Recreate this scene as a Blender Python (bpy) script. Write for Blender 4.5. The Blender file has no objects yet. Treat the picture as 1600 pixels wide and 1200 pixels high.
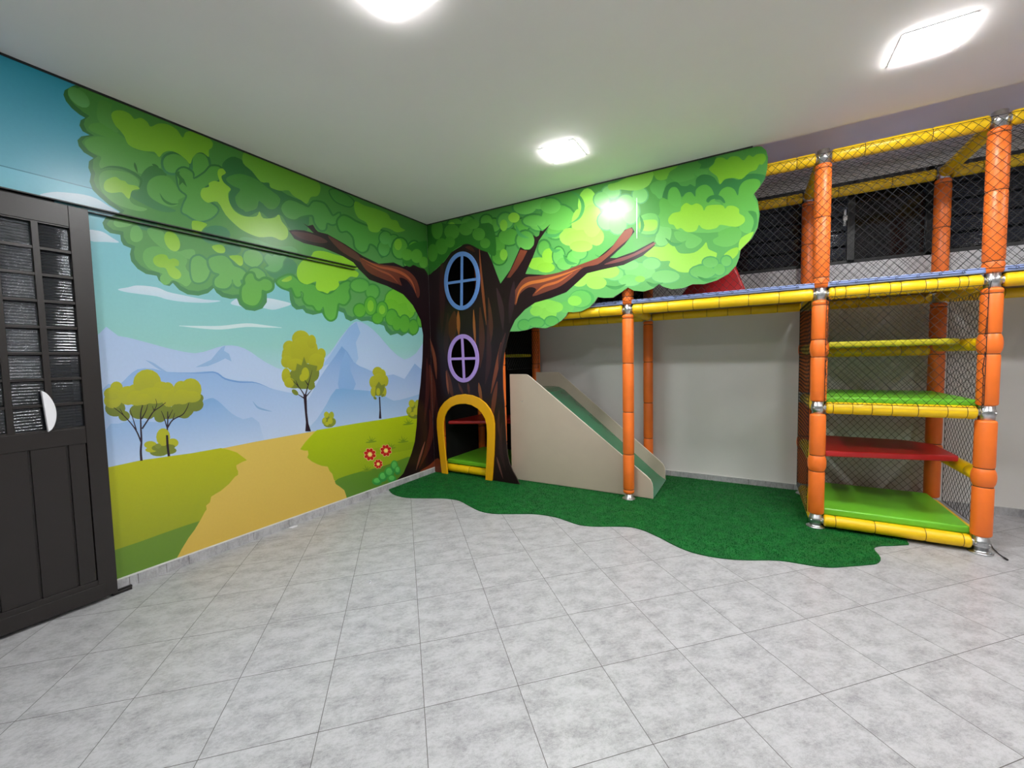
import bpy, bmesh, math, random
from mathutils import Vector, Matrix, noise
from mathutils.geometry import delaunay_2d_cdt
import numpy as np
random.seed(7)
S = bpy.context.scene
COL = S.collection

# ------------------------------------------------------------------ camera
FPX, YAW, PITCH, ROLL = 642.433, 0.5256, -0.0577, -0.0212
CAM = Vector((3.201, -3.6753, 1.30))
H = 2.86
_F = Vector((-math.sin(YAW)*math.cos(PITCH), math.cos(YAW)*math.cos(PITCH), math.sin(PITCH)))
_r = Vector((math.cos(YAW), math.sin(YAW), 0)); _u = _r.cross(_F)
_R = _r*math.cos(ROLL) + _u*math.sin(ROLL)
_U = -_r*math.sin(ROLL) + _u*math.cos(ROLL)
cd = bpy.data.cameras.new('camera'); cam = bpy.data.objects.new('camera', cd); COL.objects.link(cam)
cd.sensor_width = 36; cd.lens = FPX/1600*36; cd.clip_start = 0.02
M = Matrix(((_R.x, _U.x, -_F.x, CAM.x), (_R.y, _U.y, -_F.y, CAM.y), (_R.z, _U.z, -_F.z, CAM.z), (0, 0, 0, 1)))
cam.matrix_world = M
S.camera = cam

def ray(px, py): return _F + _R*((px-800)/FPX) - _U*((py-600)/FPX)
def on_x(px, py, X):
    d = ray(px, py); return CAM + d*((X-CAM.x)/d.x)
def on_y(px, py, Y):
    d = ray(px, py); return CAM + d*((Y-CAM.y)/d.y)
def on_z(px, py, Z):
    d = ray(px, py); return CAM + d*((Z-CAM.z)/d.z)

# ------------------------------------------------------------------ world, exposure
w = bpy.data.worlds.new('night'); S.world = w; w.use_nodes = True
w.node_tree.nodes['Background'].inputs[0].default_value = (0.5, 0.6, 0.8, 1)
w.node_tree.nodes['Background'].inputs[1].default_value = 0.002
S.view_settings.view_transform = 'Standard'; S.view_settings.look = 'None'
S.view_settings.gamma = 1; S.view_settings.use_curve_mapping = False
S.view_settings.exposure = 1.17
LAMP = 70.0          # emission of each ceiling panel's diffuser

# ------------------------------------------------------------------ materials
def lin(c):
    r = []
    for v in c[:3]:
        v = v/255.0
        r.append(v/12.92 if v <= 0.04045 else ((v+0.055)/1.055)**2.4)
    return tuple(r)
class NT:
    def __init__(s, m): s.t = m.node_tree; s.n = s.t.nodes; s.b = s.n['Principled BSDF']
    def add(s, typ, **kw):
        o = s.n.new(typ)
        for k, v in kw.items(): setattr(o, k, v)
        return o
    def link(s, a, b): s.t.links.new(a, b)
    def math(s, op, a, b=None, c=None):
        o = s.add('ShaderNodeMath', operation=op)
        for i, v in enumerate((a, b, c)):
            if v is None: continue
            if isinstance(v, (int, float)): o.inputs[i].default_value = v
            else: s.link(v, o.inputs[i])
        return o.outputs[0]
    def pos(s): return s.add('ShaderNodeNewGeometry').outputs['Position']
    def noise(s, vec, scale, detail=4, rough=.55):
        o = s.add('ShaderNodeTexNoise'); o.inputs['Scale'].default_value = scale
        o.inputs['Detail'].default_value = detail; o.inputs['Roughness'].default_value = rough
        s.link(vec, o.inputs['Vector']); return o.outputs['Fac']
    def ramp(s, fac, stops):
        o = s.add('ShaderNodeValToRGB'); e = o.color_ramp.elements
        while len(e) < len(stops): e.new(0.5)
        for i, (p, c) in enumerate(stops): e[i].position = p; e[i].color = (*c, 1)
        s.link(fac, o.inputs[0]); return o.outputs[0]
    def bump(s, h, strength, dist):
        o = s.add('ShaderNodeBump'); o.inputs['Strength'].default_value = strength
        o.inputs['Distance'].default_value = dist; s.link(h, o.inputs['Height'])
        s.link(o.outputs[0], s.b.inputs['Normal'])
def mat(name, c, rough=.5, metal=0, var=.06, scale=14, bump=0, bdist=.002, coat=0, spec=.5):
    m = bpy.data.materials.new(name); m.use_nodes = True; t = NT(m)
    c = lin(c); t.b.inputs['Roughness'].default_value = rough; t.b.inputs['Metallic'].default_value = metal
    t.b.inputs['Specular IOR Level'].default_value = spec
    if coat: t.b.inputs['Coat Weight'].default_value = coat; t.b.inputs['Coat Roughness'].default_value = .15
    p = t.pos(); f = t.noise(p, scale)
    a = tuple(v*(1-var) for v in c); b = tuple(min(1, v*(1+var)) for v in c)
    t.link(t.ramp(f, [(.3, a), (.7, b)]), t.b.inputs['Base Color'])
    if bump: t.bump(t.noise(p, scale*6), bump, bdist)
    return m
MT = {}
MT['ceiling'] = mat('ceiling_paint', (245, 238, 238), .85, var=.012, scale=2)
MT['wall'] = mat('wall_paint', (220, 219, 216), .7, var=.02, scale=3, bump=.05)
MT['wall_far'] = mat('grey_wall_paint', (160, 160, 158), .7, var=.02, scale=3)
MT['orange'] = mat('orange_foam', (243, 118, 38), .42, var=.05, scale=9, bump=.08)
MT['yellow'] = mat('yellow_foam', (246, 200, 8), .42, var=.05, scale=9, bump=.08)
MT['tie'] = mat('tie_cord', (70, 42, 20), .7)
MT['net'] = mat('net_cord', (22, 22, 22), .8)
MT['steel'] = mat('galvanised_steel', (200, 202, 204), .28, metal=1, var=.15, scale=60, bump=.15)
MT['green_mat'] = mat('green_vinyl', (108, 190, 42), .38, var=.04, scale=8, bump=.05)
MT['red_mat'] = mat('red_vinyl', (186, 30, 32), .36, var=.05, scale=8, bump=.05)
MT['blue_mat'] = mat('blue_vinyl', (150, 170, 224), .4, var=.04, scale=8, bump=.05)
MT['olive_mat'] = mat('yellow_vinyl', (202, 194, 30), .4, var=.04, scale=8, bump=.05)
MT['ply'] = mat('deck_board', (120, 92, 60), .7, var=.1, scale=10)
MT['slide_side'] = mat('beige_board', (186, 172, 154), .42, var=.03, scale=5)
MT['slide_edge'] = mat('pale_edge_band', (228, 222, 210), .4, var=.02)
MT['slide_bed'] = mat('green_slide_sheet', (44, 122, 84), .22, var=.06, scale=6, coat=.3)
MT['door'] = mat('brown_enamel', (32, 27, 26), .34, var=.05, scale=10, bump=.12)
MT['black'] = mat('black_enamel', (20, 19, 19), .4)
MT['white_plastic'] = mat('white_plastic', (232, 232, 238), .35, var=.01)
MT['arch'] = mat('amber_lacquer', (240, 174, 14), .35, var=.03)
MT['blue_frame'] = mat('blue_lacquer', (104, 146, 214), .4, var=.02)
MT['lilac_frame'] = mat('lilac_lacquer', (178, 146, 222), .4, var=.02)
MT['board_edge'] = mat('board_edge', (150, 140, 128), .6, var=.05)
MT['dark_edge'] = mat('dark_board_edge', (52, 38, 34), .6, var=.05)
MT['white_line'] = mat('grout_cap', (214, 214, 212), .7)
MT['sheet'] = mat('shade_black', (16, 16, 17), .9)
MT['cable'] = mat('black_cable', (24, 24, 26), .45)

# printed art: the colours live in a face-corner colour attribute (flat print)
def print_mat():
    m = bpy.data.materials.new('glossy_print'); m.use_nodes = True; t = NT(m)
    a = t.add('ShaderNodeVertexColor', layer_name='print')
    f = t.noise(t.pos(), 60, 2); k = t.math('MULTIPLY_ADD', f, .06, .90)
    x = t.add('ShaderNodeMix', data_type='RGBA', blend_type='MULTIPLY'); x.inputs[0].default_value = 1
    t.link(a.outputs[0], x.inputs[6]); t.link(k, x.inputs[7]); t.link(x.outputs[2], t.b.inputs['Base Color'])
    t.b.inputs['Roughness'].default_value = .28
    t.b.inputs['Specular IOR Level'].default_value = .34
    t.bump(t.noise(t.pos(), 9, 2), .03, .01)
    return m
MT['print'] = print_mat()

def tile_mat(name, diag=True):
    m = bpy.data.materials.new(name); m.use_nodes = True; t = NT(m)
    p = t.pos(); s = t.add('ShaderNodeSeparateXYZ'); t.link(p, s.inputs[0])
    x, y, z = s.outputs
    u = t.math('MULTIPLY', t.math('ADD', x, y), .70710678); v = t.math('MULTIPLY', t.math('SUBTRACT', x, y), .70710678)
    P = .368
    uu = t.math('DIVIDE', t.math('ADD', u, .300+P*40), P); vv = t.math('DIVIDE', t.math('ADD', v, -3.3425+P*40), P)
    fu = t.math('FRACT', uu); fv = t.math('FRACT', vv)
    du = t.math('MINIMUM', fu, t.math('SUBTRACT', 1, fu)); dv = t.math('MINIMUM', fv, t.math('SUBTRACT', 1, fv))
    d = t.math('MINIMUM', du, dv)
    if not diag: d = t.math('ADD', d, 1)
    g = t.math('LESS_THAN', d, .0034)
    # stone figure, stretched, offset per tile
    idu = t.math('FLOOR', uu); idv = t.math('FLOOR', vv)
    w_ = t.add('ShaderNodeCombineXYZ')
    t.link(t.math('ADD', t.math('MULTIPLY', u, 1.6), t.math('MULTIPLY', idu, 3.7)), w_.inputs[0])
    t.link(t.math('ADD', t.math('MULTIPLY', v, 2.4), t.math('MULTIPLY', idv, 5.3)), w_.inputs[1])
    t.link(z, w_.inputs[2])
    n1 = t.noise(w_.outputs[0], 5.5, 9, .7); n2 = t.noise(w_.outputs[0], 34, 6, .7); n3 = t.noise(p, 1.1, 3)
    n4 = t.noise(w_.outputs[0], 120, 3, .7)
    f = t.math('ADD', t.math('ADD', t.math('MULTIPLY', n1, .5), t.math('MULTIPLY', n2, .32)), t.math('MULTIPLY', n4, .18))
    c = t.ramp(f, [(.33, lin((116, 115, 118))), (.45, lin((158, 157, 160))), (.53, lin((177, 177, 180))), (.66, lin((192, 191, 195)))])
    x2 = t.add('ShaderNodeMix', data_type='RGBA'); t.link(g, x2.inputs[0]); t.link(c, x2.inputs[6])
    x2.inputs[7].default_value = (*lin((92, 88, 86)), 1)
    t.link(x2.outputs[2], t.b.inputs['Base Color'])
    r = t.math('ADD', t.math('MULTIPLY', n2, .16), .26); r = t.math('ADD', r, t.math('MULTIPLY', g, .4))
    t.link(r, t.b.inputs['Roughness']); t.b.inputs['Specular IOR Level'].default_value = .42
    t.bump(t.math('MULTIPLY', n2, .1), .2, .002)
    return m
MT['floor'] = tile_mat('stone_floor_tile'); MT['base'] = tile_mat('stone_baseboard_tile', False)

def turf_mat():
    m = bpy.data.materials.new('artificial_turf'); m.use_nodes = True; t = NT(m)
    p = t.pos(); f = t.noise(p, 240, 3, .7); g = t.noise(p, 14, 4)
    k = t.math('ADD', t.math('MULTIPLY', f, .7), t.math('MULTIPLY', g, .3))
    t.link(t.ramp(k, [(.32, lin((4, 46, 20))), (.52, lin((14, 98, 40))), (.7, lin((44, 142, 60)))]), t.b.inputs['Base Color'])
    t.b.inputs['Roughness'].default_value = .6; t.b.inputs['Specular IOR Level'].default_value = .3
    return m
MT['turf'] = turf_mat()
def glass_mat(name, c, rough, trans):
    m = bpy.data.materials.new(name); m.use_nodes = True; t = NT(m)
    t.b.inputs['Transmission Weight'].default_value = trans; t.b.inputs['Roughness'].default_value = rough
    t.b.inputs['IOR'].default_value = 1.5
    f = t.noise(t.pos(), 30); c = lin(c)
    t.link(t.ramp(f, [(.3, tuple(v*.9 for v in c)), (.7, c)]), t.b.inputs['Base Color'])
    return m
MT['ribbed'] = glass_mat('ribbed_glass', (96, 102, 112), .03, .9)
MT['louvre'] = glass_mat('louvre_glass', (64, 64, 68), .1, .8)
def lamp_mat():
    m = bpy.data.materials.new('lit_diffuser'); m.use_nodes = True; t = NT(m)
    t.b.inputs['Base Color'].default_value = (1, 1, 1, 1)
    t.b.inputs['Emission Strength'].default_value = LAMP
    f = t.noise(t.pos(), 5); t.link(t.ramp(f, [(0, (.97, .985, 1)), (1, (1, .985, .96))]), t.b.inputs['Emission Color'])
    return m
MT['lamp'] = lamp_mat()

# ------------------------------------------------------------------ object helpers
def tag(o, label=None, cat=None, group=None, kind=None):
    if label: o['label'] = label
    if cat: o['category'] = cat
    if group: o['group'] = group
    if kind: o['kind'] = kind
    return o
def empty(name, loc, label, cat, group=None):
    o = bpy.data.objects.new(name, None); o.location = loc; o.empty_display_size = .1; COL.objects.link(o)
    return tag(o, label, cat, group)
class MB:
    def __init__(s): s.v = []; s.f = []; s.m = []; s.sm = []
    def add(s, vs, fs, mi=0, smooth=False):
        o = len(s.v); s.v += [tuple(v) for v in vs]
        for f in fs: s.f.append([o+i for i in f]); s.m.append(mi); s.sm.append(smooth)
    def box(s, a, b, mi=0):
        (x0, y0, z0), (x1, y1, z1) = a, b
        x0, x1 = min(x0, x1), max(x0, x1); y0, y1 = min(y0, y1), max(y0, y1); z0, z1 = min(z0, z1), max(z0, z1)
        s.add([(x0,y0,z0),(x1,y0,z0),(x1,y1,z0),(x0,y1,z0),(x0,y0,z1),(x1,y0,z1),(x1,y1,z1),(x0,y1,z1)],
              [(0,3,2,1),(4,5,6,7),(0,1,5,4),(1,2,6,5),(2,3,7,6),(3,0,4,7)], mi)
    def lathe(s, p0, p1, prof, seg=20):
        """prof: list of (distance along axis, radius, material)"""
        p0, p1 = Vector(p0), Vector(p1); ax = (p1-p0).normalized()
        a = ax.orthogonal().normalized(); b = ax.cross(a); o = len(s.v)
        for (d, r, mi) in prof:
            for k in range(seg):
                t = 2*math.pi*k/seg; s.v.append(tuple(p0+ax*d+(a*math.cos(t)+b*math.sin(t))*r))
        for i in range(len(prof)-1):
            for k in range(seg):
                k2 = (k+1) % seg
                s.f.append([o+i*seg+k, o+i*seg+k2, o+(i+1)*seg+k2, o+(i+1)*seg+k]); s.m.append(prof[i+1][2]); s.sm.append(True)
        s.f.append([o+k for k in reversed(range(seg))]); s.m.append(prof[0][2]); s.sm.append(False)
        e = o+(len(prof)-1)*seg
        s.f.append([e+k for k in range(seg)]); s.m.append(prof[-1][2]); s.sm.append(False)
    def strand(s, pts, r, seg=3, mi=0):
        o = len(s.v); n = len(pts)
        for i, p in enumerate(pts):
            d = (pts[min(i+1, n-1)]-pts[max(i-1, 0)]).normalized(); a = d.orthogonal().normalized(); b = d.cross(a)
            for k in range(seg):
                t = 2*math.pi*k/seg; s.v.append(tuple(p+(a*math.cos(t)+b*math.sin(t))*r))
        for i in range(n-1):
            for k in range(seg):
                k2 = (k+1) % seg
                s.f.append([o+i*seg+k, o+i*seg+k2, o+(i+1)*seg+k2, o+(i+1)*seg+k]); s.m.append(mi); s.sm.append(True)
        s.f.append([o+k for k in reversed(range(seg))]); s.m.append(mi); s.sm.append(False)
        s.f.append([o+(n-1)*seg+k for k in range(seg)]); s.m.append(mi); s.sm.append(False)
    def prism(s, poly, d, mi=0, side=None):
        """poly: 3D points, d: extrusion vector"""
        n = len(poly); d = Vector(d); o = len(s.v)
        s.v += [tuple(p) for p in poly]+[tuple(Vector(p)+d) for p in poly]
        s.f.append([o+i for i in range(n)]); s.m.append(mi); s.sm.append(False)
        s.f.append([o+n+i for i in reversed(range(n))]); s.m.append(mi); s.sm.append(False)
        for i in range(n):
            j = (i+1) % n; s.f.append([o+j, o+i, o+n+i, o+n+j]); s.m.append(mi if side is None else side); s.sm.append(False)
    def build(s, name, mats, parent=None, bevel=0, origin=None, fix=True):
        me = bpy.data.meshes.new(name); og = Vector(origin) if origin else Vector((0, 0, 0))
        me.from_pydata([tuple(Vector(v)-og) for v in s.v], [], s.f)
        if not isinstance(mats, (list, tuple)): mats = [mats]
        for m in mats: me.materials.append(m)
        me.polygons.foreach_set('material_index', s.m); me.polygons.foreach_set('use_smooth', s.sm)
        if fix:
            bm = bmesh.new(); bm.from_mesh(me); bmesh.ops.recalc_face_normals(bm, faces=bm.faces); bm.to_mesh(me); bm.free()
        me.update()
        o = bpy.data.objects.new(name, me); o.location = og; COL.objects.link(o)
        if parent is not None:
            o.parent = parent
            pw = Vector((0, 0, 0)); q = parent
            while q is not None: pw += q.location; q = q.parent
            o.location = og-pw
        if bevel:
            b = o.modifiers.new('bevel', 'BEVEL'); b.width = bevel; b.segments = 3; b.limit_method = 'ANGLE'; b.angle_limit = math.radians(40)
        return o
def structure(name, mb, m, **k): return tag(mb.build(name, m, **k), kind='structure')

# ------------------------------------------------------------------ room shell
X1, Y0, YB = 7.2, -5.4, 1.01
b = MB(); b.box((-.15, Y0-.15, -.15), (X1+.15, YB+.15, 0)); structure('floor', b, MT['floor'])
# ceiling: plaster slab up to the facade line, then a rounded step up to the recess over the playground
b = MB(); prof = [(Y0-.15, H)]
for k in range(17):
    prof.append((-.02+.17*k/16, H+.055*(.5-.5*math.cos(math.pi*k/16))))
prof += [(YB+.15, H+.055), (YB+.15, H+.3), (Y0-.15, H+.3)]
b.prism([Vector((-.15, y, z)) for y, z in prof], (X1+.3, 0, 0)); b.sm = [True]*len(b.sm)
c_ = structure('ceiling', b, MT['ceiling'])
for e_ in c_.data.edges: pass
c_.data.set_sharp_from_angle(angle=math.radians(40))
# left wall with the doorway the sliding door covers
OPY = -2.903
b = MB()
b.box((-.15, OPY, 0), (0, YB+.15, H)); b.box((-.15, YB, H), (0, YB+.15, H+.3))
b.box((-.15, Y0-.15, 2.1), (0, OPY, H)); b.box((-.15, Y0-.15, 0), (0, -3.95, 2.1)); b.box((-.15, .06, H), (0, YB, H+.1))
structure('wall_left', b, MT['wall'])
WZ0, WZ1, WX0, WX1 = 2.09, 2.80, .3, 5.9
b = MB()
b.box((0, YB, 0), (X1+.15, YB+.15, WZ0)); b.box((0, YB, WZ1), (X1+.15, YB+.15, H+.3))
b.box((0, YB, WZ0), (WX0, YB+.15, WZ1)); b.box((WX1, YB, WZ0), (X1+.15, YB+.15, WZ1))
structure('wall_back', b, MT['wall'])
b = MB(); b.box((X1, Y0-.15, 0), (X1+.15, YB, H+.3)); structure('wall_right', b, MT['wall_far'])
b = MB(); b.box((0, Y0-.15, 0), (X1, Y0, H)); structure('wall_front', b, MT['wall_far'])
b = MB(); b.box((0, Y0, H-.0115), (.006, -.016, H+.001)); structure('gap_shade_1', b, MT['black'])  # black strip stands in for the shadow gap under the ceiling
b = MB(); b.box((.006, -.018, H-.0115), (3.2, -.004, H+.001)); structure('gap_shade_2', b, MT['black'])  # same painted gap shadow along the top of the tree panel
# tiled baseboards with a pale grout cap
def baseboard(name, p0, p1, nrm, joints):
    b = MB(); p0, p1, nrm = Vector(p0), Vector(p1), Vector(nrm); L = (p1-p0).length; t = (p1-p0).normalized()
    js = [0]+[j for j in joints if 0 < j < L]+[L]
    for i in range(len(js)-1):
        a = p0+t*(js[i]+(.0012 if i else 0)); c = p0+t*(js[i+1]-(.0012 if i < len(js)-2 else 0)); c2 = c+nrm*.011
        b.box(tuple(a), (c2.x, c2.y, .062), 0)
    e = p1+nrm*.013; b.box(tuple(p0+Vector((0, 0, .062))), (e.x, e.y, .068), 1)
    b.box(tuple(p0), (p1.x+nrm.x*.008, p1.y+nrm.y*.008, .06), 2)
    structure(name, b, [MT['base'], MT['white_line'], MT['tie']])
baseboard('baseboard_left', (.001, -2.93, 0), (.001, -.02, 0), (1, 0, 0), [.16, .2, .34, .46, .83, .87, 1.14, 1.5, 1.56, 1.93, 2.3, 2.66])
baseboard('baseboard_back', (.02, YB-.001, 0), (X1, YB-.001, 0), (0, -1, 0), [.37*k+.22 for k in range(20)])
# ------------------------------------------------------------------ printed artwork helpers
# Every artwork is ONE flat mesh: all outlines go through a planar subdivision, the topmost shape colours each face.
def mixc(a, b, t):
    t = max(0, min(1, t)); return tuple(x+(y-x)*t for x, y in zip(a, b))
class Art:
    def __init__(s, to2d): s.to = to2d; s.L = []          # layers: (pts2d, colour top, colour bottom, class)
    def poly(s, px, c, c2=None, cls='a', raw=False, grad=None):
        p = [tuple(q) for q in px] if raw else [s.to(*q) for q in px]
        if sum(a[0]*b_[1]-b_[0]*a[1] for a, b_ in zip(p, p[1:]+p[:1])) < 0: p = p[::-1]
        s.L.append((p, lin(c), lin(c2 or c), cls, grad))
    def ell(s, cx, cy, rx, ry, c, c2=None, ang=0, cls='a', n=18):
        a = math.radians(ang); P = []
        for k in range(n):
            t = 2*math.pi*k/n; x, y = rx*math.cos(t), ry*math.sin(t)
            P.append((cx+x*math.cos(a)-y*math.sin(a), cy+x*math.sin(a)+y*math.cos(a)))
        s.poly(P, c, c2, cls)
    def smooth(s, px, c, c2=None, cls='a', k=3):
        s.poly(spline(px, k), c, c2, cls)
    def stroke(s, px, w, c, c2=None, cls='a', taper=True, w0=.15):
        P = spline(px, 4, False); n = len(P); Lf = []; Rt = []
        for i, p in enumerate(P):
            a, q = P[max(i-1, 0)], P[min(i+1, n-1)]; dx, dy = q[0]-a[0], q[1]-a[1]; l = math.hypot(dx, dy) or 1
            t = i/(n-1); ww = w/2*(max(w0, math.sin(math.pi*t)) if taper is True else (1-(1-w0)*t if taper == 'end' else 1))
            Lf.append((p[0]-dy/l*ww, p[1]+dx/l*ww)); Rt.append((p[0]+dy/l*ww, p[1]-dx/l*ww))
        s.poly(Lf+Rt[::-1], c, c2, cls)
    def solve(s):
        vs = []; fs = []
        for (p, *_r) in s.L:
            o = len(vs); vs += [Vector(q) for q in p]; fs.append(list(range(o, o+len(p))))
        V, E_, F, ov, oe, of = delaunay_2d_cdt(vs, [], fs, 1, 1e-5, True)
        out = {}
        for f, src in zip(F, of):
            if 0 not in src: continue
            l = s.L[max(src)]
            if l[3] == 'hole': continue
            out.setdefault(l[3], []).append((f, l))
        return V, out
def spline(P, k=3, closed=True):
    n = len(P); out = []
    rng = range(n) if closed else range(n-1)
    for i in rng:
        if closed: a, b, c, d = P[i-1], P[i], P[(i+1) % n], P[(i+2) % n]
        else: a, b, c, d = P[max(i-1, 0)], P[i], P[i+1], P[min(i+2, n-1)]
        for j in range(k):
            t = j/k; out.append(tuple(.5*((2*b[m])+(-a[m]+c[m])*t+(2*a[m]-5*b[m]+4*c[m]-d[m])*t*t+(-a[m]+3*b[m]-3*c[m]+d[m])*t**3) for m in (0, 1)))
    if not closed: out.append(P[-1])
    return out
def build_print(name, V, faces, to3d, thick, parent=None, edge='board_edge'):
    """front sheet + real thickness; to3d maps (u,v,depth) to space"""
    used = {}; vv = []; fl = []; cols = []; mi = []
    def vid(i, d):
        k = (i, d)
        if k not in used: used[k] = len(vv); vv.append(tuple(to3d(V[i][0], V[i][1], d)))
        return used[k]
    ec = {}
    for f, l in faces:
        fl.append([vid(i, 0) for i in f]); mi.append(0)
        zs = [q[1] for q in l[0]]; z0, z1 = min(zs), max(zs)
        if l[4]: z0, z1 = l[4]
        for i in f: cols.append(mixc(l[2], l[1], (V[i][1]-z0)/max(z1-z0, 1e-6)))
        for a, c in zip(f, list(f[1:])+[f[0]]): ec.setdefault((min(a, c), max(a, c)), []).append((a, c))
        fl.append([vid(i, thick) for i in reversed(f)]); mi.append(1); cols += [(.3, .27, .23)]*len(f)
    for k, e in ec.items():
        if len(e) == 1:
            a, c = e[0]; fl.append([vid(c, 0), vid(a, 0), vid(a, thick), vid(c, thick)]); mi.append(1); cols += [(.3, .27, .23)]*4
    me = bpy.data.meshes.new(name); me.from_pydata(vv, [], fl)
    me.materials.append(MT['print']); me.materials.append(MT[edge]); me.polygons.foreach_set('material_index', mi)
    at = me.color_attributes.new('print', 'FLOAT_COLOR', 'CORNER')
    at.data.foreach_set('color', [x for c in cols for x in (*c, 1)])
    me.update(); o = bpy.data.objects.new(name, me); COL.objects.link(o)
    if parent: o.parent = parent; o.location = -parent.location
    return o

# print inks
D = (58, 122, 58); D2 = (78, 140, 96); Mi = (84, 156, 66); Mi2 = (104, 172, 96); Li = (146, 200, 48); Li2 = (160, 208, 84)
TR = (38, 23, 27); TR2 = (32, 17, 21); BR = (104, 52, 34); OR = (178, 100, 52); DBR = (72, 40, 42)

# ---------------- mural on the left wall
WX = .002
def toW(px, py): p = on_x(px, py, WX); return (p.y, p.z)
A = Art(toW)
ML, MR = -4.2, -.016
def band(z0, z1, c_top, c_bot): A.poly([(ML, z0), (MR, z0), (MR, z1), (ML, z1)], c_top, c_bot, raw=True, grad=(z0, z1))
A.poly([(ML, .069), (MR, .069), (MR, H-.012), (ML, H-.012)], (190, 206, 232), raw=True)
band(2.31, H, (44, 152, 178), (110, 178, 200)); band(1.9, 2.31, (120, 192, 214), (128, 194, 204))
band(1.45, 1.9, (128, 194, 204), (148, 202, 198)); band(1.15, 1.45, (148, 202, 198), (176, 206, 226)); band(.7, 1.15, (176, 206, 226), (200, 210, 236))
A.poly([(ML, 2.306), (-2.55, 2.306), (-2.55, 2.311), (ML, 2.311)], (70, 130, 150), raw=True)
CL = (206, 222, 236)
for P in ([(62,306),(82,300),(105,301),(130,304),(150,310),(170,322),(190,334),(196,340),(170,336),(140,328),(110,318)],
          [(138,360),(150,360),(162,363),(176,372),(186,379),(165,378),(140,376)],
          [(184,452),(200,449),(215,446),(245,449),(262,456),(290,462),(320,468),(345,470),(325,473),(290,472),(262,468),(245,463),(215,459),(195,456)],
          [(360,474),(372,466),(388,468),(400,466),(420,466),(440,470),(455,475),(440,481),(425,484),(405,480),(385,480),(372,478)]):
    A.smooth(P, CL, (192, 216, 232))
A.stroke([(280,509),(310,511),(345,512),(385,508),(415,510),(440,512)], 6, (206, 226, 230))
# mountains
A.smooth([(150,526),(185,525),(210,530),(240,538),(270,546),(305,552),(330,546),(350,540),(372,541),(392,550),(415,566),(450,580),(490,572),(515,552),(530,530),(548,508),(558,502),(574,508),(592,524),(610,545),(632,562),(650,552),(670,545),(670,740),(150,760)], (164, 190, 228), (220, 229, 248), k=2)
A.poly([(330,562),(338,552),(346,543),(352,540),(350,548),(358,553),(362,565),(352,560),(340,566),(325,572),(305,574)], (146, 180, 222))
A.poly([(500,575),(515,556),(530,534),(545,512),(557,503),(563,520),(556,535),(560,560),(552,575),(540,560),(533,548),(522,565)], (140, 176, 226), (160, 190, 230))
A.smooth([(155,614),(185,602),(200,588),(215,577),(238,576),(262,581),(300,582),(333,580),(350,590),(372,595),(395,596),(420,606),(450,613),(470,618),(480,640),(490,760),(155,760)], (140, 176, 224), (220, 229, 248), k=2)
A.poly([(470,640),(485,618),(500,590),(512,572),(524,556),(534,541),(543,550),(553,566),(562,572),(572,576),(585,582),(600,587),(615,585),(632,592),(640,580),(648,568),(656,575),(668,582),(668,700),(470,720)], (118, 160, 216), (220, 229, 248))
A.poly([(540,548),(546,560),(548,580),(556,600),(548,620),(536,640),(528,600),(532,570)], (134, 172, 222))
A.smooth([(165,672),(185,662),(215,656),(250,660),(285,640),(318,626),(333,622),(347,632),(362,646),(380,655),(405,660),(400,760),(160,760)], (128, 170, 220), (220, 229, 248), k=2)
A.smooth([(470,690),(495,655),(510,632),(525,608),(550,609),(578,611),(600,618),(615,626),(635,622),(655,616),(672,610),(672,700),(470,760)], (122, 168, 218), (220, 229, 248), k=2)
A.stroke([(228,563),(238,568),(250,576),(262,582)], 4, (146, 178, 222)); A.stroke([(395,627),(402,636),(412,640),(425,643)], 3, (134, 170, 216))
A.stroke([(270,582),(310,583),(336,582),(352,592),(375,597),(400,598),(425,608)], 2.5, (112, 154, 214))
# hills and path
G1, G2 = (182, 184, 28), (124, 142, 44)
A.poly([(150,733),(170,730),(221,719),(300,708),(345,701),(400,690),(450,681),(495,673),(560,661),(600,655),(648,647),(672,643),(700,900),(100,990)], (218, 188, 92), (202, 160, 52))
A.poly([(120,738),(170,730),(221,719),(300,708),(345,700),(358,703),(370,707),(378,713),(386,719),(378,722),(369,727),(370,733),(372,736),(372,742),(367,745),(358,756),(345,767),(338,771),(330,776),(328,785),(322,790),(323,796),(320,800),(312,815),(304,828),(295,840),(284,858),(272,880),(170,930),(100,990)], G1, G2)
A.poly([(120,880),(184,858),(217,847),(250,835),(287,822),(312,814),(304,828),(295,840),(284,858),(272,880),(170,930),(100,990)], (108, 142, 50), (96, 134, 48))
A.poly([(495,672),(560,661),(600,655),(648,647),(675,642),(690,760),(556,785),(547,772),(537,765),(530,756),(522,750),(519,740),(515,736),(512,729),(503,728),(495,725),(487,721),(480,715),(482,710),(481,704),(475,704),(469,702),(476,692),(483,684)], (174, 192, 22), (112, 146, 40))
A.smooth([(523,752),(552,740),(600,728),(650,712),(660,740),(610,775),(550,785),(538,766)], (96, 138, 44), (84, 128, 44))
A.smooth([(560,706),(600,698),(650,690),(650,700),(600,709)], (150, 172, 26), (140, 164, 30))
for x, y in ((580,690),(638,662),(630,690),(573,735),(610,700)):
    for dx, dy in ((-7, -4), (-3, -9), (2, -7), (7, -6)): A.stroke([(x, y), (x+dx*.6, y+dy*.6), (x+dx, y+dy)], 1.6, (108, 140, 36), taper='end')
    A.ell(x, y+.5, 9, 1.4, (118, 148, 36), ang=-8, n=10)
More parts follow.
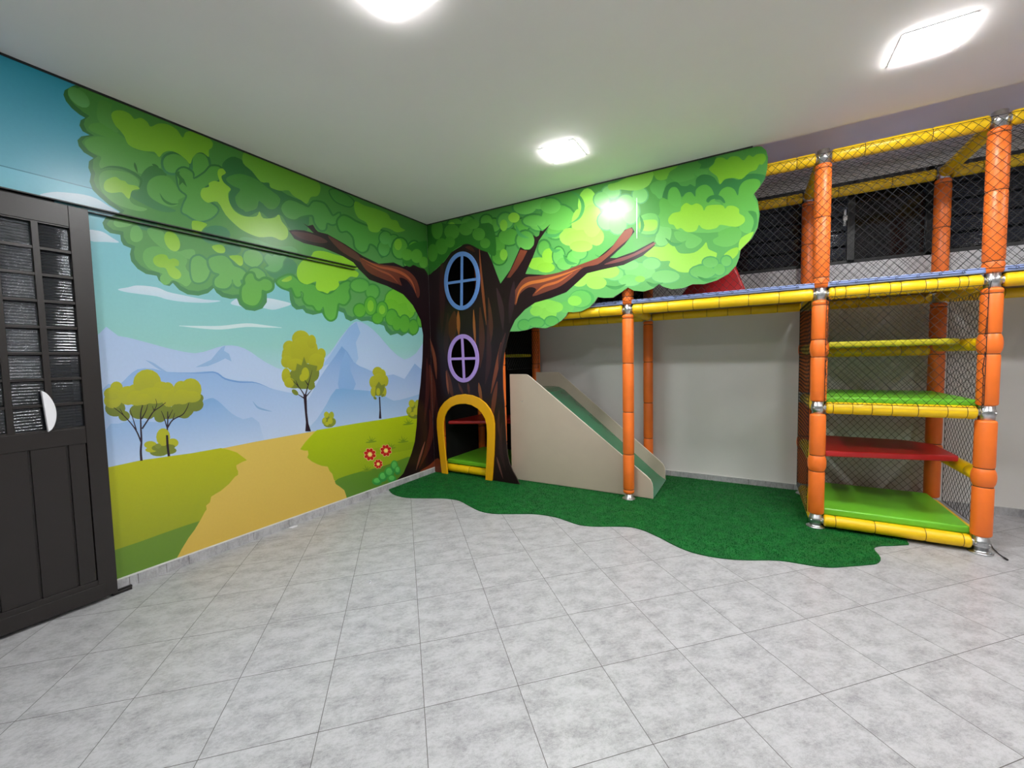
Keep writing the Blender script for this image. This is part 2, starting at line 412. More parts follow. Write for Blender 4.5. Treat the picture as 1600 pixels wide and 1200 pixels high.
# flowers
for x, y, r in ((578,710,9.5),(603,704,9),(591,725,7)):
    for k in range(8):
        a = k*math.pi/4+.3; A.ell(x+math.cos(a)*r*.66, y+math.sin(a)*r*.7, r*.42, r*.36, (232, 190, 130), ang=math.degrees(a), n=9)
    for k in range(8):
        a = k*math.pi/4+.3; A.ell(x+math.cos(a)*r*.66, y+math.sin(a)*r*.7, r*.34, r*.27, (190, 28, 26), ang=math.degrees(a), n=9)
    A.ell(x, y, r*.3, r*.3, (250, 226, 110), n=9)
for x, y, rx, ry in ((589,752,8,6),(598,745,7,8),(608,738,8,9),(616,728,6,9),(621,735,5,7),(612,748,7,6)):
    A.ell(x, y, rx, ry, (70, 160, 60), (50, 140, 70)); A.ell(x, y-1, rx*.62, ry*.62, (104, 196, 92), (84, 180, 90))
# painted trees
CR, CU, TK = (176, 178, 44), (120, 132, 52), (42, 26, 40)
for x, y, rx, ry in ((180,638,16,13),(194,650,9,8),(218,643,16,12),(240,638,20,14),(250,652,9,8),(262,645,18,10),(285,640,18,13),(305,632,13,11),(313,622,5,6),(288,648,9,6),(232,648,9,7)): A.ell(x, y, rx, ry, CU, (112, 124, 56))
for x, y, rx, ry in ((176,626,14,12),(182,606,10,10),(175,615,13,10),(200,618,16,15),(212,612,14,12),(230,598,22,21),(214,622,16,12),(252,610,14,14),(262,608,10,11),(240,618,26,13),(264,622,12,14),(275,618,14,14),(283,608,12,13),(298,609,17,18),(300,620,14,9),(285,620,14,12),(224,624,12,9)): A.ell(x, y, rx, ry, CR, (164, 166, 58), n=16)
for P, wd in (([(221,720),(220,705),(221,688),(220,665),(220,645),(223,633)], 4), ([(221,692),(214,675),(205,662),(192,648),(178,637)], 2.6), ([(213,672),(208,655),(203,640)], 2), ([(222,670),(232,655),(240,643),(250,636),(259,629)], 2.6), ([(221,655),(228,642),(231,632)], 2), ([(241,643),(238,634)], 1.5), ([(241,641),(245,632),(243,623)], 1.5),
              ([(264,713),(262,698),(261,680),(262,660),(262,643)], 4), ([(262,668),(270,656),(285,648),(292,638),(295,630)], 2.4), ([(261,668),(256,652),(252,642)], 2), ([(270,656),(273,645)], 1.6), ([(262,655),(270,640)], 1.6), ([(193,649),(187,638)], 1.5)):
    A.stroke(P, wd, TK, taper='end', w0=.35)
for x, y, rx, ry, c in ((248,707,14,6,CU),(262,704,14,6,CU),(236,703,9,4,CR),(235,695,10,6,CR),(248,702,8,3,CU),(270,692,9,7,CR),(262,698,12,4,CU),(255,683,11,14,CR),(243,700,6,4,CU),(247,697,5,4,(130,140,60))): A.ell(x, y, rx, ry, c, n=14)
A.stroke([(264,713),(262,698),(261,680)], 3.6, TK, taper='none')
for x, y, rx, ry in ((475,600,17,8),(460,600,13,7),(490,583,9,13),(470,590,20,16)): A.ell(x, y, rx, ry, CU)
for x, y, rx, ry in ((470,529,14,13),(452,542,10,10),(457,556,17,20),(475,547,22,22),(487,534,7,11),(502,553,7,9),(494,566,12,14),(447,587,7,12),(452,598,8,8),(448,565,9,10),(462,570,14,10),(500,562,7,8)): A.ell(x, y, rx, ry, CR, (164, 164, 44), n=16)
A.poly([(452,584),(462,578),(464,568),(471,571),(475,557),(479,568),(487,570),(496,572),(494,582),(497,590),(488,601),(478,606),(465,605),(458,598),(460,590)], CU)
A.ell(477, 584, 6, 10, CR); A.ell(473, 590, 5, 6, CR)
A.poly([(474,616),(479,616),(480,645),(482,662),(486,674),(477,674),(478,660),(476,640)], TK)
for P in ([(476,618),(468,606),(455,592)], [(477,618),(482,600),(488,578)], [(466,604),(462,594)], [(482,602),(476,594)], [(475,622),(462,614)], [(478,620),(488,608)]): A.stroke(P, 2.2, TK, taper='end')
A.ell(461, 613, 6, 3.6, CU, ang=40); A.ell(487, 605, 6, 3.6, CU, ang=-30)
for x, y, rx, ry in ((592,608,10,11),): A.ell(x, y, rx, ry, CU)
for x, y, rx, ry in ((590,581,8,8),(597,585,6,8),(584,597,7,10),(592,597,11,14),(602,595,5,9),(584,612,5,8),(600,612,4,8)): A.ell(x, y, rx, ry, CR, (164, 164, 44), n=14)
A.poly([(587,604),(592,596),(596,602),(602,600),(600,610),(596,618),(586,618)], CU); A.ell(591, 612, 3, 6, CR, n=10)
A.poly([(592,620),(594,620),(595,640),(596,654),(592,654),(593,640)], TK); A.ell(586, 622, 3, 2, CU, ang=40, n=8); A.ell(598, 618, 3, 2, CU, ang=-40, n=8)
for bx, by, k in ((514,656,1), (648,640,1.2)):
    for dx, dy, rx, ry, c in ((0,6,9,6,CU),(-6,2,5,6,(150,160,50)),(6,3,5,6,(130,144,50)),(0,-2,7,8,CU),(-4,-8,4,5,CR),(4,-7,4,6,(160,170,50)),(-7,0,3,4,CR),(2,2,4,5,CR),(-3,6,3,3,CR)):
        A.ell(bx+dx*k, by+dy*k, rx*k, ry*k, c, n=12)
# ---- canopy of the big tree on this wall
OUT_L = [(130,128),(112,135),(101,141),(99,148),(103,158),(112,169),(124,179),(133,184),(126,188),(124,196),(129,205),(140,211),(127,213),(121,219),(123,228),(131,238),(146,247),(139,252),(138,262),(142,272),(140,284),(145,297),(155,307),(170,320),(188,331),(180,336),(165,340),(160,348),(163,357),(172,364),(188,367),(189,376),(193,383),(205,388),(203,397),(205,408),(215,420),(228,428),(245,431),(248,438),(256,445),(265,447),(270,442),(280,453),(293,460),(310,462),(325,458),(334,450),(338,457),(347,464),(360,467),(370,466),(374,476),(384,484),(398,486),(410,482),(417,472),(417,459),(426,453),(430,441),(438,450),(452,456),(453,468),(456,478),(463,484),(473,483),(478,489),(489,492),(503,489),(507,496),(518,501),(527,496),(529,486),(537,489),(540,498),(548,502),(557,498),(565,502),(575,501),(588,505),(600,509),(603,517),(610,524),(621,521),(628,525),(637,520),(645,525),(652,520),(655,510),(672,512),(690,512),(690,330)]
FB = [(690,300),(560,288),(300,160),(130,108)]+OUT_L[:-1]
A.poly(FB, (44, 102, 42), (74, 136, 88), grad=(1.75, 2.8))
def inset(P, d):
    ar = sum(a[0]*c[1]-c[0]*a[1] for a, c in zip(P, P[1:]+P[:1])); sg = 1 if ar > 0 else -1; out = []
    for i in range(len(P)):
        a, q = P[i-2], P[(i+2) % len(P)]; dx, dy = q[0]-a[0], q[1]-a[1]; l = math.hypot(dx, dy) or 1
        out.append((P[i][0]-dy/l*d*sg, P[i][1]+dx/l*d*sg))
    return out
A.poly(inset(FB, 7), (66, 130, 50), (96, 160, 92), grad=(1.75, 2.8))
def puffs(Ax, lst, c, c2, halo=None, h=3.0, cls='a'):
    if halo:
        for e in lst: Ax.ell(e[0], e[1], e[2]+h, e[3]+h, halo[0], halo[1], e[4] if len(e) > 4 else 0, cls, 16)
    for e in lst: Ax.ell(e[0], e[1], e[2], e[3], c, c2, e[4] if len(e) > 4 else 0, cls, 16)
dl = ((40, 100, 42), (66, 130, 84)); M1 = ((74, 140, 56), (100, 166, 92)); L1 = ((128, 184, 36), (156, 206, 76))
def Z(x0, y0, k, P): return [(x0+x/k, y0+y/k) for x, y in P]
def grow(P, d):
    return inset(P, -d)
def leaf(Ax, P, c, rim=None, d=3, cls='a'):
    if rim: Ax.poly(grow(spline(P, 3), d), rim[0], rim[1], cls)
    Ax.poly(spline(P, 3), c[0], c[1], cls)
a4 = lambda P: Z(80, 120, 4, P)
b4 = lambda P: Z(380, 240, 4, P)
c5 = lambda P: Z(300, 280, 5.333, P)
c8 = lambda P: Z(130, 330, 8, P)
puffs(A, [(123,152,21,11,42)], *M1)
leaf(A, a4([(300,150),(285,230),(305,290),(360,335),(420,345),(392,290),(372,220),(380,170),(340,150)]), ((70, 132, 46), (84, 148, 64)))
leaf(A, a4([(300,288),(245,298),(236,328),(290,358),(345,378),(300,372),(248,380),(212,402),(214,432),(250,472),(312,500),(300,540),(312,572),(360,560),(420,566),(500,584),(560,606),(640,600),(692,560),(680,500),(600,470),(520,450),(462,385),(400,345),(345,310)]), ((78, 144, 52), (96, 162, 78)))
A.stroke(a4([(520,535),(526,560),(540,600)]), 4, (52, 108, 48)); A.stroke(a4([(630,545),(650,555),(672,566)]), 4, (52, 108, 48))
A.smooth(a4([(560,622),(596,572),(640,556),(700,585),(720,620),(650,640),(604,690),(610,740),(680,792),(780,836),(720,846),(640,826),(540,776),(494,742),(500,716),(552,706)]), (54, 116, 50), (72, 134, 84))
A.stroke(a4([(305,580),(360,562),(440,570),(510,600),(560,640),(556,680),(545,700)]), 4.5, (54, 116, 56))
A.smooth(a4([(300,660),(305,610),(350,585),(440,590),(510,615),(548,655),(540,695),(500,712),(490,765),(520,800),(600,825),(560,840),(470,820),(380,780),(320,720)]), (92, 158, 72), (108, 170, 92))
A.smooth(a4([(328,680),(345,645),(400,625),(432,645),(462,652),(482,672),(528,680),(552,700),(505,712),(490,760),(470,752),(440,722),(380,726),(340,712)]), *L1)
leaf(A, a4([(598,700),(612,650),(660,620),(722,620),(762,652),(790,692),(832,722),(850,742),(796,768),(792,800),(740,810),(680,790),(620,752)]), ((86, 152, 64), (98, 164, 82)))
A.stroke(a4([(678,728),(705,772),(750,796),(800,792)]), 4, (58, 122, 60))
leaf(A, a4([(700,540),(715,500),(765,482),(820,500),(862,545),(850,575),(800,575),(770,600),(720,588)]), ((80, 146, 56), (92, 158, 72)), dl, 4)
leaf(A, a4([(885,560),(888,500),(925,478),(965,495),(985,545),(975,600),(930,640),(890,620)]), ((76, 144, 50), (86, 154, 64)), dl, 4)
leaf(A, a4([(790,590),(830,570),(882,600),(892,640),(960,600),(1000,560),(1060,572),(1052,640),(1000,662),(950,702),(952,762),(1000,792),(1042,832),(1000,882),(930,902),(880,882),(850,862),(818,842),(830,792),(850,742),(806,702),(790,640)]), ((74, 142, 48), (98, 164, 82)), dl, 3)
A.poly(a4([(775,600),(800,590),(830,640),(850,690),(820,660),(800,680),(800,640)]), (50, 110, 48)); A.smooth(a4([(800,600),(850,590),(880,620),(870,650),(830,640)]), (84, 150, 62))
A.smooth(a4([(375,240),(398,212),(450,212),(495,235),(520,264),(560,256),(600,282),(622,312),(670,292),(730,298),(785,330),(822,380),(842,345),(900,342),(960,365),(1008,408),(1005,442),(985,460),(985,502),(950,476),(915,476),(885,505),(868,545),(840,515),(790,478),(740,463),(700,475),(675,502),(645,470),(590,465),(530,450),(480,420),(458,372),(430,335),(398,300)]), (104, 162, 30), (124, 180, 44))
# dark cluster with mid-green petals, and the yellow-green band under it
A.smooth(a4([(933,732),(945,698),(985,688),(985,665),(1020,650),(1052,655),(1040,610),(1046,580),(1072,574),(1098,605),(1078,625),(1080,660),(1122,700),(1106,730),(1116,790),(1150,842),(1210,872),(1282,872),(1302,842),(1325,884),(1398,880),(1422,858),(1442,905),(1477,950),(1477,1000),(1440,1022),(1380,1000),(1300,1002),(1220,972),(1160,932),(1090,862),(1040,782),(980,787),(945,762)]), (126, 182, 32), (156, 204, 80))
A.smooth(a4([(1064,622),(1092,600),(1068,560),(1090,520),(1150,500),(1250,560),(1330,640),(1480,740),(1600,800),(1600,960),(1500,960),(1450,880),(1420,862),(1362,884),(1302,842),(1230,872),(1152,836),(1110,772),(1116,722),(1122,698),(1080,662)]), (40, 102, 42), (58, 122, 74))
leaf(A, a4([(1100,628),(1180,606),(1280,640),(1360,700),(1432,762),(1402,822),(1352,822),(1302,772),(1284,822),(1230,838),(1170,812),(1150,752),(1182,706),(1140,684),(1100,655)]), ((62, 130, 46), (82, 148, 68)))
A.smooth(b4([(0,0),(0,60),(55,110),(110,176),(160,182),(172,212),(230,232),(282,230),(312,262),(362,292),(398,314),(422,272),(462,266),(482,230),(470,180),(380,120),(200,50),(50,-20)]), (92, 154, 32), (112, 170, 54))
leaf(A, b4([(0,190),(80,210),(150,262),(218,300),(205,336),(140,322),(88,290),(82,330),(50,356),(0,350)]), ((66, 134, 48), (80, 146, 66)))
leaf(A, b4([(238,345),(258,305),(300,292),(370,320),(410,335),(440,302),(500,312),(532,352),(560,392),(602,372),(592,422),(560,442),(522,432),(512,472),(480,474),(450,432),(440,392),(420,382),(362,392),(320,412),(268,394)]), ((70, 138, 54), (86, 154, 74)), ((46, 110, 46), (58, 124, 66)), 3)
leaf(A, b4([(590,425),(620,390),(660,400),(700,425),(760,450),(850,480),(905,502),(922,560),(882,602),(872,645),(832,582),(790,562),(772,602),(740,614),(702,584),(690,522),(650,482),(610,484)]), ((70, 142, 50), (86, 158, 70)), ((46, 110, 44), (54, 122, 58)), 3)
leaf(A, b4([(540,235),(580,225),(650,262),(690,300),(670,330),(620,318),(570,290)]), ((62, 128, 46), (70, 138, 56)), ((40, 100, 42), (46, 110, 50)), 2)
puffs(A, [(600,388,9,12),(615,378,9,11),(602,372,9,10)], (74, 144, 54), (92, 164, 84), halo=((46, 112, 46), (52, 124, 62)), h=2)
A.smooth(b4([(700,298),(760,325),(830,345),(900,375),(925,410),(962,420),(982,460),(1012,480),(960,492),(920,472),(872,462),(842,492),(790,482),(770,432),(720,402),(695,350)]), (98, 160, 36), (118, 182, 58))
puffs(A, [(625,388,12,16),(647,392,10,15),(660,415,14,12),(640,410,9,9)], (82, 154, 50), (96, 168, 66), halo=((42, 108, 44), (50, 122, 56)), h=2.5)
puffs(A, [(622,382,6,9),(646,388,6,9)], (114, 180, 48), (126, 190, 60))
# lower part
puffs(A, [(337,367,23,15),(362,390,15,9),(440,419,25,18),(230,352,16,8)], (60, 128, 84), (74, 140, 96))
R2 = ((72, 138, 88), (80, 146, 92)); M2 = ((100, 168, 86), (116, 182, 98))
leaf(A, c8([(380,150),(420,90),(560,100),(620,150),(560,190),(430,200)]), M2); leaf(A, c8([(585,300),(610,200),(680,180),(735,250),(740,340),(680,385),(610,370)]), M2)
leaf(A, c8([(800,230),(900,200),(1000,260),(1060,400),(1180,500),(1280,480),(1380,480),(1400,540),(1360,600),(1200,560),(1050,500),(930,420),(840,330)]), ((98, 164, 86), (108, 174, 92)))
leaf(A, c8([(748,600),(760,500),(830,450),(930,440),(1020,470),(1080,520),(1180,520),(1300,600),(1280,680),(1300,740),(1362,800),(1352,882),(1290,942),(1220,902),(1110,862),(1080,902),(1020,922),(970,882),(960,822),(990,782),(900,752),(810,702)]), M2)
leaf(A, c8([(1350,700),(1380,650),(1460,600),(1525,650),(1545,720),(1585,760),(1562,842),(1500,884),(1430,884),(1380,842),(1392,770)]), M2)
leaf(A, c5([(0,665),(60,638),(120,678),(152,722),(142,790),(110,842),(60,862),(10,845),(-10,760)]), M2, R2, 3)
leaf(A, c5([(142,665),(200,640),(272,640),(322,682),(350,722),(402,742),(442,772),(462,812),(432,832),(402,842),(412,882),(380,897),(350,872),(336,832),(326,872),(290,907),(230,907),(190,882),(192,832),(230,792),(180,772),(146,722)]), M2, R2, 3.5)
leaf(A, c5([(428,645),(450,600),(520,590),(572,620),(592,662),(572,702),(530,732),(480,722),(440,692)]), M2, R2, 2.5)
leaf(A, c5([(602,655),(630,622),(670,642),(690,622),(740,642),(762,602),(802,622),(762,682),(750,732),(700,772),(640,762),(608,742),(640,722),(620,692)]), ((96, 164, 100), (104, 172, 104)), R2, 2)
leaf(A, c5([(478,762),(530,740),(582,762),(612,802),(602,852),(550,862),(510,832)]), M2, R2, 2.5)
leaf(A, c5([(442,832),(470,790),(505,790),(522,832),(560,852),(600,832),(642,842),(667,872),(662,912),(620,932),(582,922),(577,982),(542,1042),(490,1052),(430,1022),(414,962),(420,902),(446,872)]), ((98, 168, 76), (112, 182, 84)), ((68, 138, 70), (76, 146, 74)), 4)
leaf(A, c5([(380,520),(430,480),(560,510),(700,560),(830,560),(880,600),(840,630),(740,590),(600,560),(470,580),(410,570)]), ((92, 160, 92), (100, 168, 98)))
leaf(A, c5([(708,855),(750,820),(820,800),(870,832),(920,872),(1020,882),(1052,932),(1130,962),(1190,932),(1232,882),(1300,852),(1322,882),(1302,932),(1312,992),(1272,1042),(1220,1032),(1207,1082),(1192,1152),(1150,1172),(1110,1132),(1095,1062),(1072,1092),(1040,1092),(1010,1052),(960,1042),(930,1002),(930,952),(904,932),(906,972),(870,977),(850,942),(830,902),(790,912),(740,892)]), ((84, 162, 64), (102, 178, 76)), ((58, 134, 58), (68, 144, 62)), 3)
puffs(A, [(562,446,14,10),(582,456,10,11)], (84, 162, 66), (100, 176, 76), halo=((58, 134, 60), (68, 144, 64)), h=2.5)
A.smooth(c5([(878,742),(900,702),(930,672),(990,642),(1020,602),(1100,600),(1200,630),(1290,652),(1350,692),(1392,742),(1345,752),(1388,782),(1372,817),(1320,812),(1280,842),(1222,852),(1227,882),(1192,922),(1150,932),(1130,952),(1090,937),(1050,927),(1030,892),(1032,852),(960,877),(900,852),(875,802)]), (140, 200, 40), (154, 212, 56))
A.smooth(c8([(873,620),(890,570),(960,538),(1040,550),(1072,600),(1130,590),(1192,620),(1192,680),(1142,692),(1200,742),(1227,802),(1190,847),(1130,842),(1070,792),(1030,712),(960,702),(900,672)]), *L1)
A.ell(269, 377, 11, 17, *L1, ang=-28)
A.smooth(c5([(0,352),(60,350),(125,375),(95,410),(60,450),(10,440)]), *L1); A.smooth(c5([(165,560),(230,545),(272,570),(270,612),(210,610)]), *L1); A.smooth(c5([(310,640),(410,640),(425,700),(400,722),(360,690)]), *L1); A.smooth(c5([(745,845),(820,805),(830,835),(790,855)]), *L1)
puffs(A, [(622,468,20,17),(632,486,16,13),(610,480,14,13),(645,472,10,16)], (108, 184, 44), (120, 194, 56), halo=((64, 142, 50), (74, 150, 60)), h=2)
puffs(A, [(579,478,9,14),(597,484,8,12),(612,496,9,12),(632,506,8,13),(620,505,7,11),(646,511,7,11),(590,497,8,8),(562,485,9,10),(657,500,5,10)], (86, 166, 50), (98, 176, 60), halo=((58, 138, 52), (66, 146, 58)), h=2)
puffs(A, [(579,478,5,9),(597,484,5,7)], (124, 194, 52), (132, 200, 60))
# trunk and limb on this wall
TL = [(451,360),(462,359),(475,360),(490,364),(480,354),(474,349),(481,353),(489,351),(493,358),(497,362),(512,366),(540,382),(567,400),(592,412),(615,410),(630,417),(642,412),(660,415),(700,420),(720,560),(720,760),(690,800),(600,800),(618,752),(630,740),(637,724),(643,708),(648,690),(651,665),(652,640),(657,600),(660,560),(661,523),(657,500),(645,477),(630,460),(605,447),(577,437),(560,420),(552,410),(535,400),(505,387),(475,380),(460,373)]
A.poly(TL, TR2, TR2)
A.smooth([(455,362),(480,364),(502,371),(512,378),(500,380),(480,376),(466,371)], (82, 48, 48), (70, 38, 40))
A.smooth([(512,368),(540,384),(560,398),(566,410),(552,404),(530,390)], (88, 50, 44))
A.smooth([(562,402),(580,410),(600,414),(622,417),(640,425),(651,438),(656,456),(653,466),(646,452),(636,438),(624,434),(628,446),(622,444),(604,438),(580,428),(568,417)], (112, 56, 38), (92, 44, 34))
A.stroke([(566,404),(590,416),(612,421),(630,428),(643,440),(650,458)], 4.5, (164, 86, 52)); A.stroke([(572,412),(592,422),(610,430),(622,442)], 3, (150, 78, 50))
TST = [([(749,388),(752,430),(757,480),(760,508)],4,(150,82,50)),([(716,486),(716,504),(717,524)],6,(164,96,48)),([(710,486),(707,510),(706,535)],14,(84,44,30)),([(716,486),(716,504),(717,524)],5,(170,100,50)),
       ([(740,484),(741,512),(743,538)],4,(170,100,52)),([(750,480),(753,530),(750,575)],9,(82,46,34)),([(763,465),(767,510),(763,548)],7,(88,50,42)),([(690,400),(691,460),(690,520)],9,(62,34,36)),
       ([(672,530),(679,560),(682,592)],5,(140,78,56)),([(671,570),(677,610),(675,655)],9,(92,46,36)),([(698,578),(702,600),(708,622)],8,(96,52,38)),([(697,580),(699,600),(701,616)],3,(156,88,58)),
       ([(748,598),(750,612),(753,632)],5,(140,82,46)),([(783,535),(776,575),(767,615)],6,(140,74,50)),([(777,596),(772,625),(768,660)],7,(112,58,42)),([(716,598),(720,608),(724,616)],4,(92,52,42)),([(731,598),(732,606),(733,616)],4,(92,52,42)),
       ([(762,500),(764,560),(758,600)],8,(66,38,40)),([(700,490),(697,540),(704,575)],8,(58,32,34)),([(671,640),(674,670),(668,700),(655,732)],8,(84,38,30)),([(664,690),(657,712),(650,735)],3,(140,84,70)),
       ([(682,620),(684,665),(690,710)],6,(60,28,28)),([(776,714),(780,728),(786,748)],3,(110,72,66)),([(784,660),(782,700),(790,735)],6,(58,34,38)),([(780,640),(779,665),(783,690)],4,(76,44,42)),([(667,560),(668,610),(663,660)],6,(72,34,32)),
       ([(790,520),(782,548),(779,575)],5,(74,44,46)),([(803,440),(800,470),(796,505)],9,(58,38,46)),([(776,450),(783,480),(786,515)],8,(66,44,50)),([(727,386),(735,388),(742,394)],6,(84,46,38))]
def trunk_strokes(Ax, cls='a'):
    for P, wd, c in TST: Ax.stroke(P, wd, c, tuple(int(v*.86) for v in c), cls)
    Ax.smooth([(655,738),(672,726),(685,716),(692,735),(694,744),(670,745)], (132, 62, 36), (96, 42, 30), cls)
trunk_strokes(A)
A.smooth([(628,400),(645,380),(690,380),(690,425),(672,432),(664,421),(655,418),(646,414),(640,417),(632,412)], (48, 118, 42), (56, 128, 46))
puffs(A, [(636,398,9,9),(651,400,9,11),(662,410,7,9)], (84, 156, 48), (96, 168, 60))
A.poly([(-3.95, .0), (OPY, .0), (OPY, 2.1), (-3.95, 2.1)], (0, 0, 0), cls='hole', raw=True)
V, out = A.solve()
mural = build_print('wall_mural', V, [x for k in out.values() for x in k], lambda u, v, d: Vector((WX-d, u, v)), .0015)
tag(mural, 'printed landscape mural on left wall with hills, sandy path, mountains and leafy tree crown', 'mural')

# ---------------- cut-out tree panel (stands in front of the playground)
PY = -.016
def toP(px, py): p = on_y(px, py, PY); return (p.x, p.z)
P_ = Art(toP)
E0 = .004
CUT = [(1183,226.5),(1190,229),(1197,235),(1200,246),(1199,262),(1195,280),(1187,292),(1178,303),(1184,314),(1187,335),(1184,355),(1175,372),(1157,390),(1155,402),(1150,415),(1138,428),(1120,438),(1100,444),(1082,444),(1068,450),(1050,452),(1036,448),(1030,444),(1020,451),(1006,455.5),(990,454),(981,449),(973,455),(958,465),(943,465.5),(934,464),(929,472),(921,480),(908,486.5),(896,488),(887.5,487.5),(884,494),(877,501),(865.5,508.5),(852,513),(842,512),(834,511.5),(823,515.5),(810,517.6),(797,518),
       (795,520),(791,536),(787,554),(785,575),(785.5,605),(787.5,631),(789,659),(790.5,688),(793,712),(796,724),(801,736),(806,745),(812,756)]
cut2 = [toP(*q) for q in CUT]; cut2[0] = (cut2[0][0], H-.012); cut2[-1] = (cut2[-1][0], .012)
outline = [(E0, .012), (E0, H-.012)]+cut2
P_.poly(outline, (70, 140, 56), (108, 186, 104), raw=True, cls='canopy', grad=(1.7, 2.86))
C = 'canopy'
DK = ((48, 118, 50), (72, 150, 88)); MM = ((88, 164, 58), (120, 196, 106)); LL = ((132, 192, 38), (164, 224, 84))
puffs(P_, [(679,353,10,14),(711,352,12,11),(731,348,10,10),(757,370,12,10),(745,357,10,8),(776,385,13,15),(795,370,16,13),(780,402,11,11),(772,352,10,10),(760,345,9,9),(700,372,12,10),(725,365,10,8),(815,352,12,10)], (78, 152, 50), (94, 172, 66), halo=((40, 104, 40), (52, 126, 52)), h=2.5, cls=C)
puffs(P_, [(821,376,14,15),(842,349,15,11),(820,324,18,11),(842,317,14,10),(868,362,13,11),(872,340,26,20),(835,345,18,9),(860,322,16,12),(850,388,9,12),(790,345,12,12)], (84, 160, 62), (110, 188, 86), halo=((54, 122, 56), (70, 144, 72)), h=3, cls=C)
puffs(P_, [(787,398,6,9),(787,352,6,9),(706,354,6,7)], (124, 194, 56), (136, 206, 70), cls=C)
puffs(P_, [(842,412,18,10),(858,400,11,12),(853,418,14,8),(803,340,9,8)], (140, 206, 60), (150, 214, 72), cls=C)
puffs(P_, [(873,400,9,14),(896,404,10,12),(882,412,12,10),(905,395,12,10)], (100, 180, 80), (118, 194, 100), halo=DK, h=2, cls=C)
puffs(P_, [(918,320,15,26),(905,350,12,24),(890,370,16,14),(910,372,28,13),(932,370,12,14),(925,345,16,26),(908,385,18,9)], (142, 210, 76), (160, 226, 96), cls=C)
d6 = lambda P: Z(960, 200, 6.154, P)
e5 = lambda P: Z(1000, 340, 5.333, P)
kw = dict(cls=C)
puffs(P_, [(955,300,14,10),(940,312,12,12),(948,345,14,14),(965,350,14,16),(985,330,14,20),(1000,305,12,12),(978,318,14,14)], (112, 188, 96), (130, 204, 120), halo=((84, 156, 88), (98, 174, 108)), h=2, cls=C)
P_.smooth(d6([(-60,545),(30,520),(200,440),(370,395),(372,470),(330,550),(250,592),(160,602),(60,592),(-40,600)]), (116, 180, 52), (134, 200, 86), **kw)
P_.smooth(d6([(376,400),(500,375),(560,352),(610,345),(600,375),(520,450),(500,492),(430,502),(390,472)]), (98, 162, 42), (112, 178, 56), **kw)
P_.smooth(d6([(520,440),(600,380),(700,335),(800,312),(832,350),(792,420),(762,440),(772,482),(640,520),(580,512)]), (66, 134, 48), (84, 156, 68), **kw)
P_.smooth(d6([(800,322),(880,290),(975,275),(962,330),(900,382),(822,392),(835,350)]), (48, 114, 46), (56, 126, 56), **kw)
leaf(P_, d6([(340,565),(380,520),(470,502),(500,522),(482,582),(472,652),(432,682),(392,642),(362,622)]), ((84, 158, 68), (96, 172, 86)), **kw)
leaf(P_, d6([(770,440),(800,400),(860,392),(900,420),(880,460),(820,470)]), ((74, 146, 58), (84, 156, 70)), **kw)
P_.smooth(d6([(470,690),(486,580),(536,528),(602,520),(642,556),(700,558),(732,540),(778,562),(786,490),(838,450),(902,450),(962,480),(1012,545),(1058,500),(1130,482),(1192,500),(1250,460),(1330,438),(1460,460),(1450,530),(1380,610),(1200,660),(1000,690),(800,670),(640,660)]), (44, 112, 52), (60, 134, 72), **kw)
leaf(P_, d6([(430,960),(400,900),(420,850),(440,800),(430,722),(460,672),(520,690),(640,690),(960,700),(1060,770),(1180,900),(1000,1000),(700,1000),(560,970)]), ((88, 164, 64), (112, 190, 96)), **kw)
leaf(P_, d6([(520,710),(518,620),(550,572),(600,575),(636,640),(642,710),(600,760)]), ((86, 162, 62), (98, 176, 78)), **kw)
leaf(P_, d6([(640,720),(652,675),(690,625),(740,618),(778,662),(782,600),(820,560),(880,545),(932,580),(958,640),(964,710),(900,740),(860,800),(700,780)]), ((84, 160, 56), (100, 178, 76)), **kw)
leaf(P_, d6([(1000,660),(1028,595),(1090,565),(1152,590),(1187,650),(1202,570),(1250,510),(1330,488),(1392,502),(1402,550),(1360,620),(1332,650),(1382,760),(1372,900),(1342,982),(1300,1012),(1240,1002),(1200,962),(1210,880),(1160,820),(1060,790),(1040,710)]), ((90, 166, 58), (110, 190, 94)), **kw)
P_.smooth(d6([(908,392),(955,345),(978,292),(1040,284),(1082,305),(1120,275),(1190,275),(1242,312),(1290,260),(1332,278),(1370,252),(1440,250),(1457,300),(1422,352),(1392,350),(1362,402),(1300,424),(1222,492),(1150,480),(1062,492),(1015,540),(990,470),(940,430)]), (104, 168, 34), (126, 188, 46), **kw)
P_.smooth(d6([(882,700),(908,660),(970,642),(1032,660),(1067,712),(1050,722),(1020,692),(970,682),(930,692),(905,718)]), (52, 124, 62), (60, 132, 72), **kw)
P_.smooth(d6([(1285,800),(1360,810),(1372,900),(1350,970),(1315,1000),(1340,920),(1330,860)]), (66, 140, 66), (76, 150, 80), **kw)
P_.smooth(d6([(440,1110),(390,1110),(402,1080),(470,1060),(540,1080),(556,1000),(600,1080),(680,1092),(780,1092),(820,1060),(770,1036),(900,1052),(1014,985),(980,1060),(962,1120),(1040,1152),(1130,1132),(1200,1072),(1220,1000),(1322,1008),(1300,1035),(1232,1042),(1222,1082),(1192,1165),(1100,1212),(980,1208),(900,1172),(868,1085),(850,1155),(780,1208),(650,1208),(630,1142),(680,1112),(580,1112),(550,1052),(500,1142)]), (70, 142, 84), (84, 158, 100), **kw)
leaf(P_, d6([(575,1000),(640,992),(700,1000),(780,1032),(842,1072),(822,1112),(760,1154),(700,1152),(680,1112),(690,1082),(640,1096),(590,1062)]), ((104, 180, 88), (116, 192, 100)), **kw)
leaf(P_, d6([(1000,1002),(1100,958),(1180,958),(1222,1000),(1202,1080),(1130,1132),(1040,1142),(960,1112),(950,1072),(1000,1042)]), ((102, 180, 82), (114, 190, 96)), **kw)
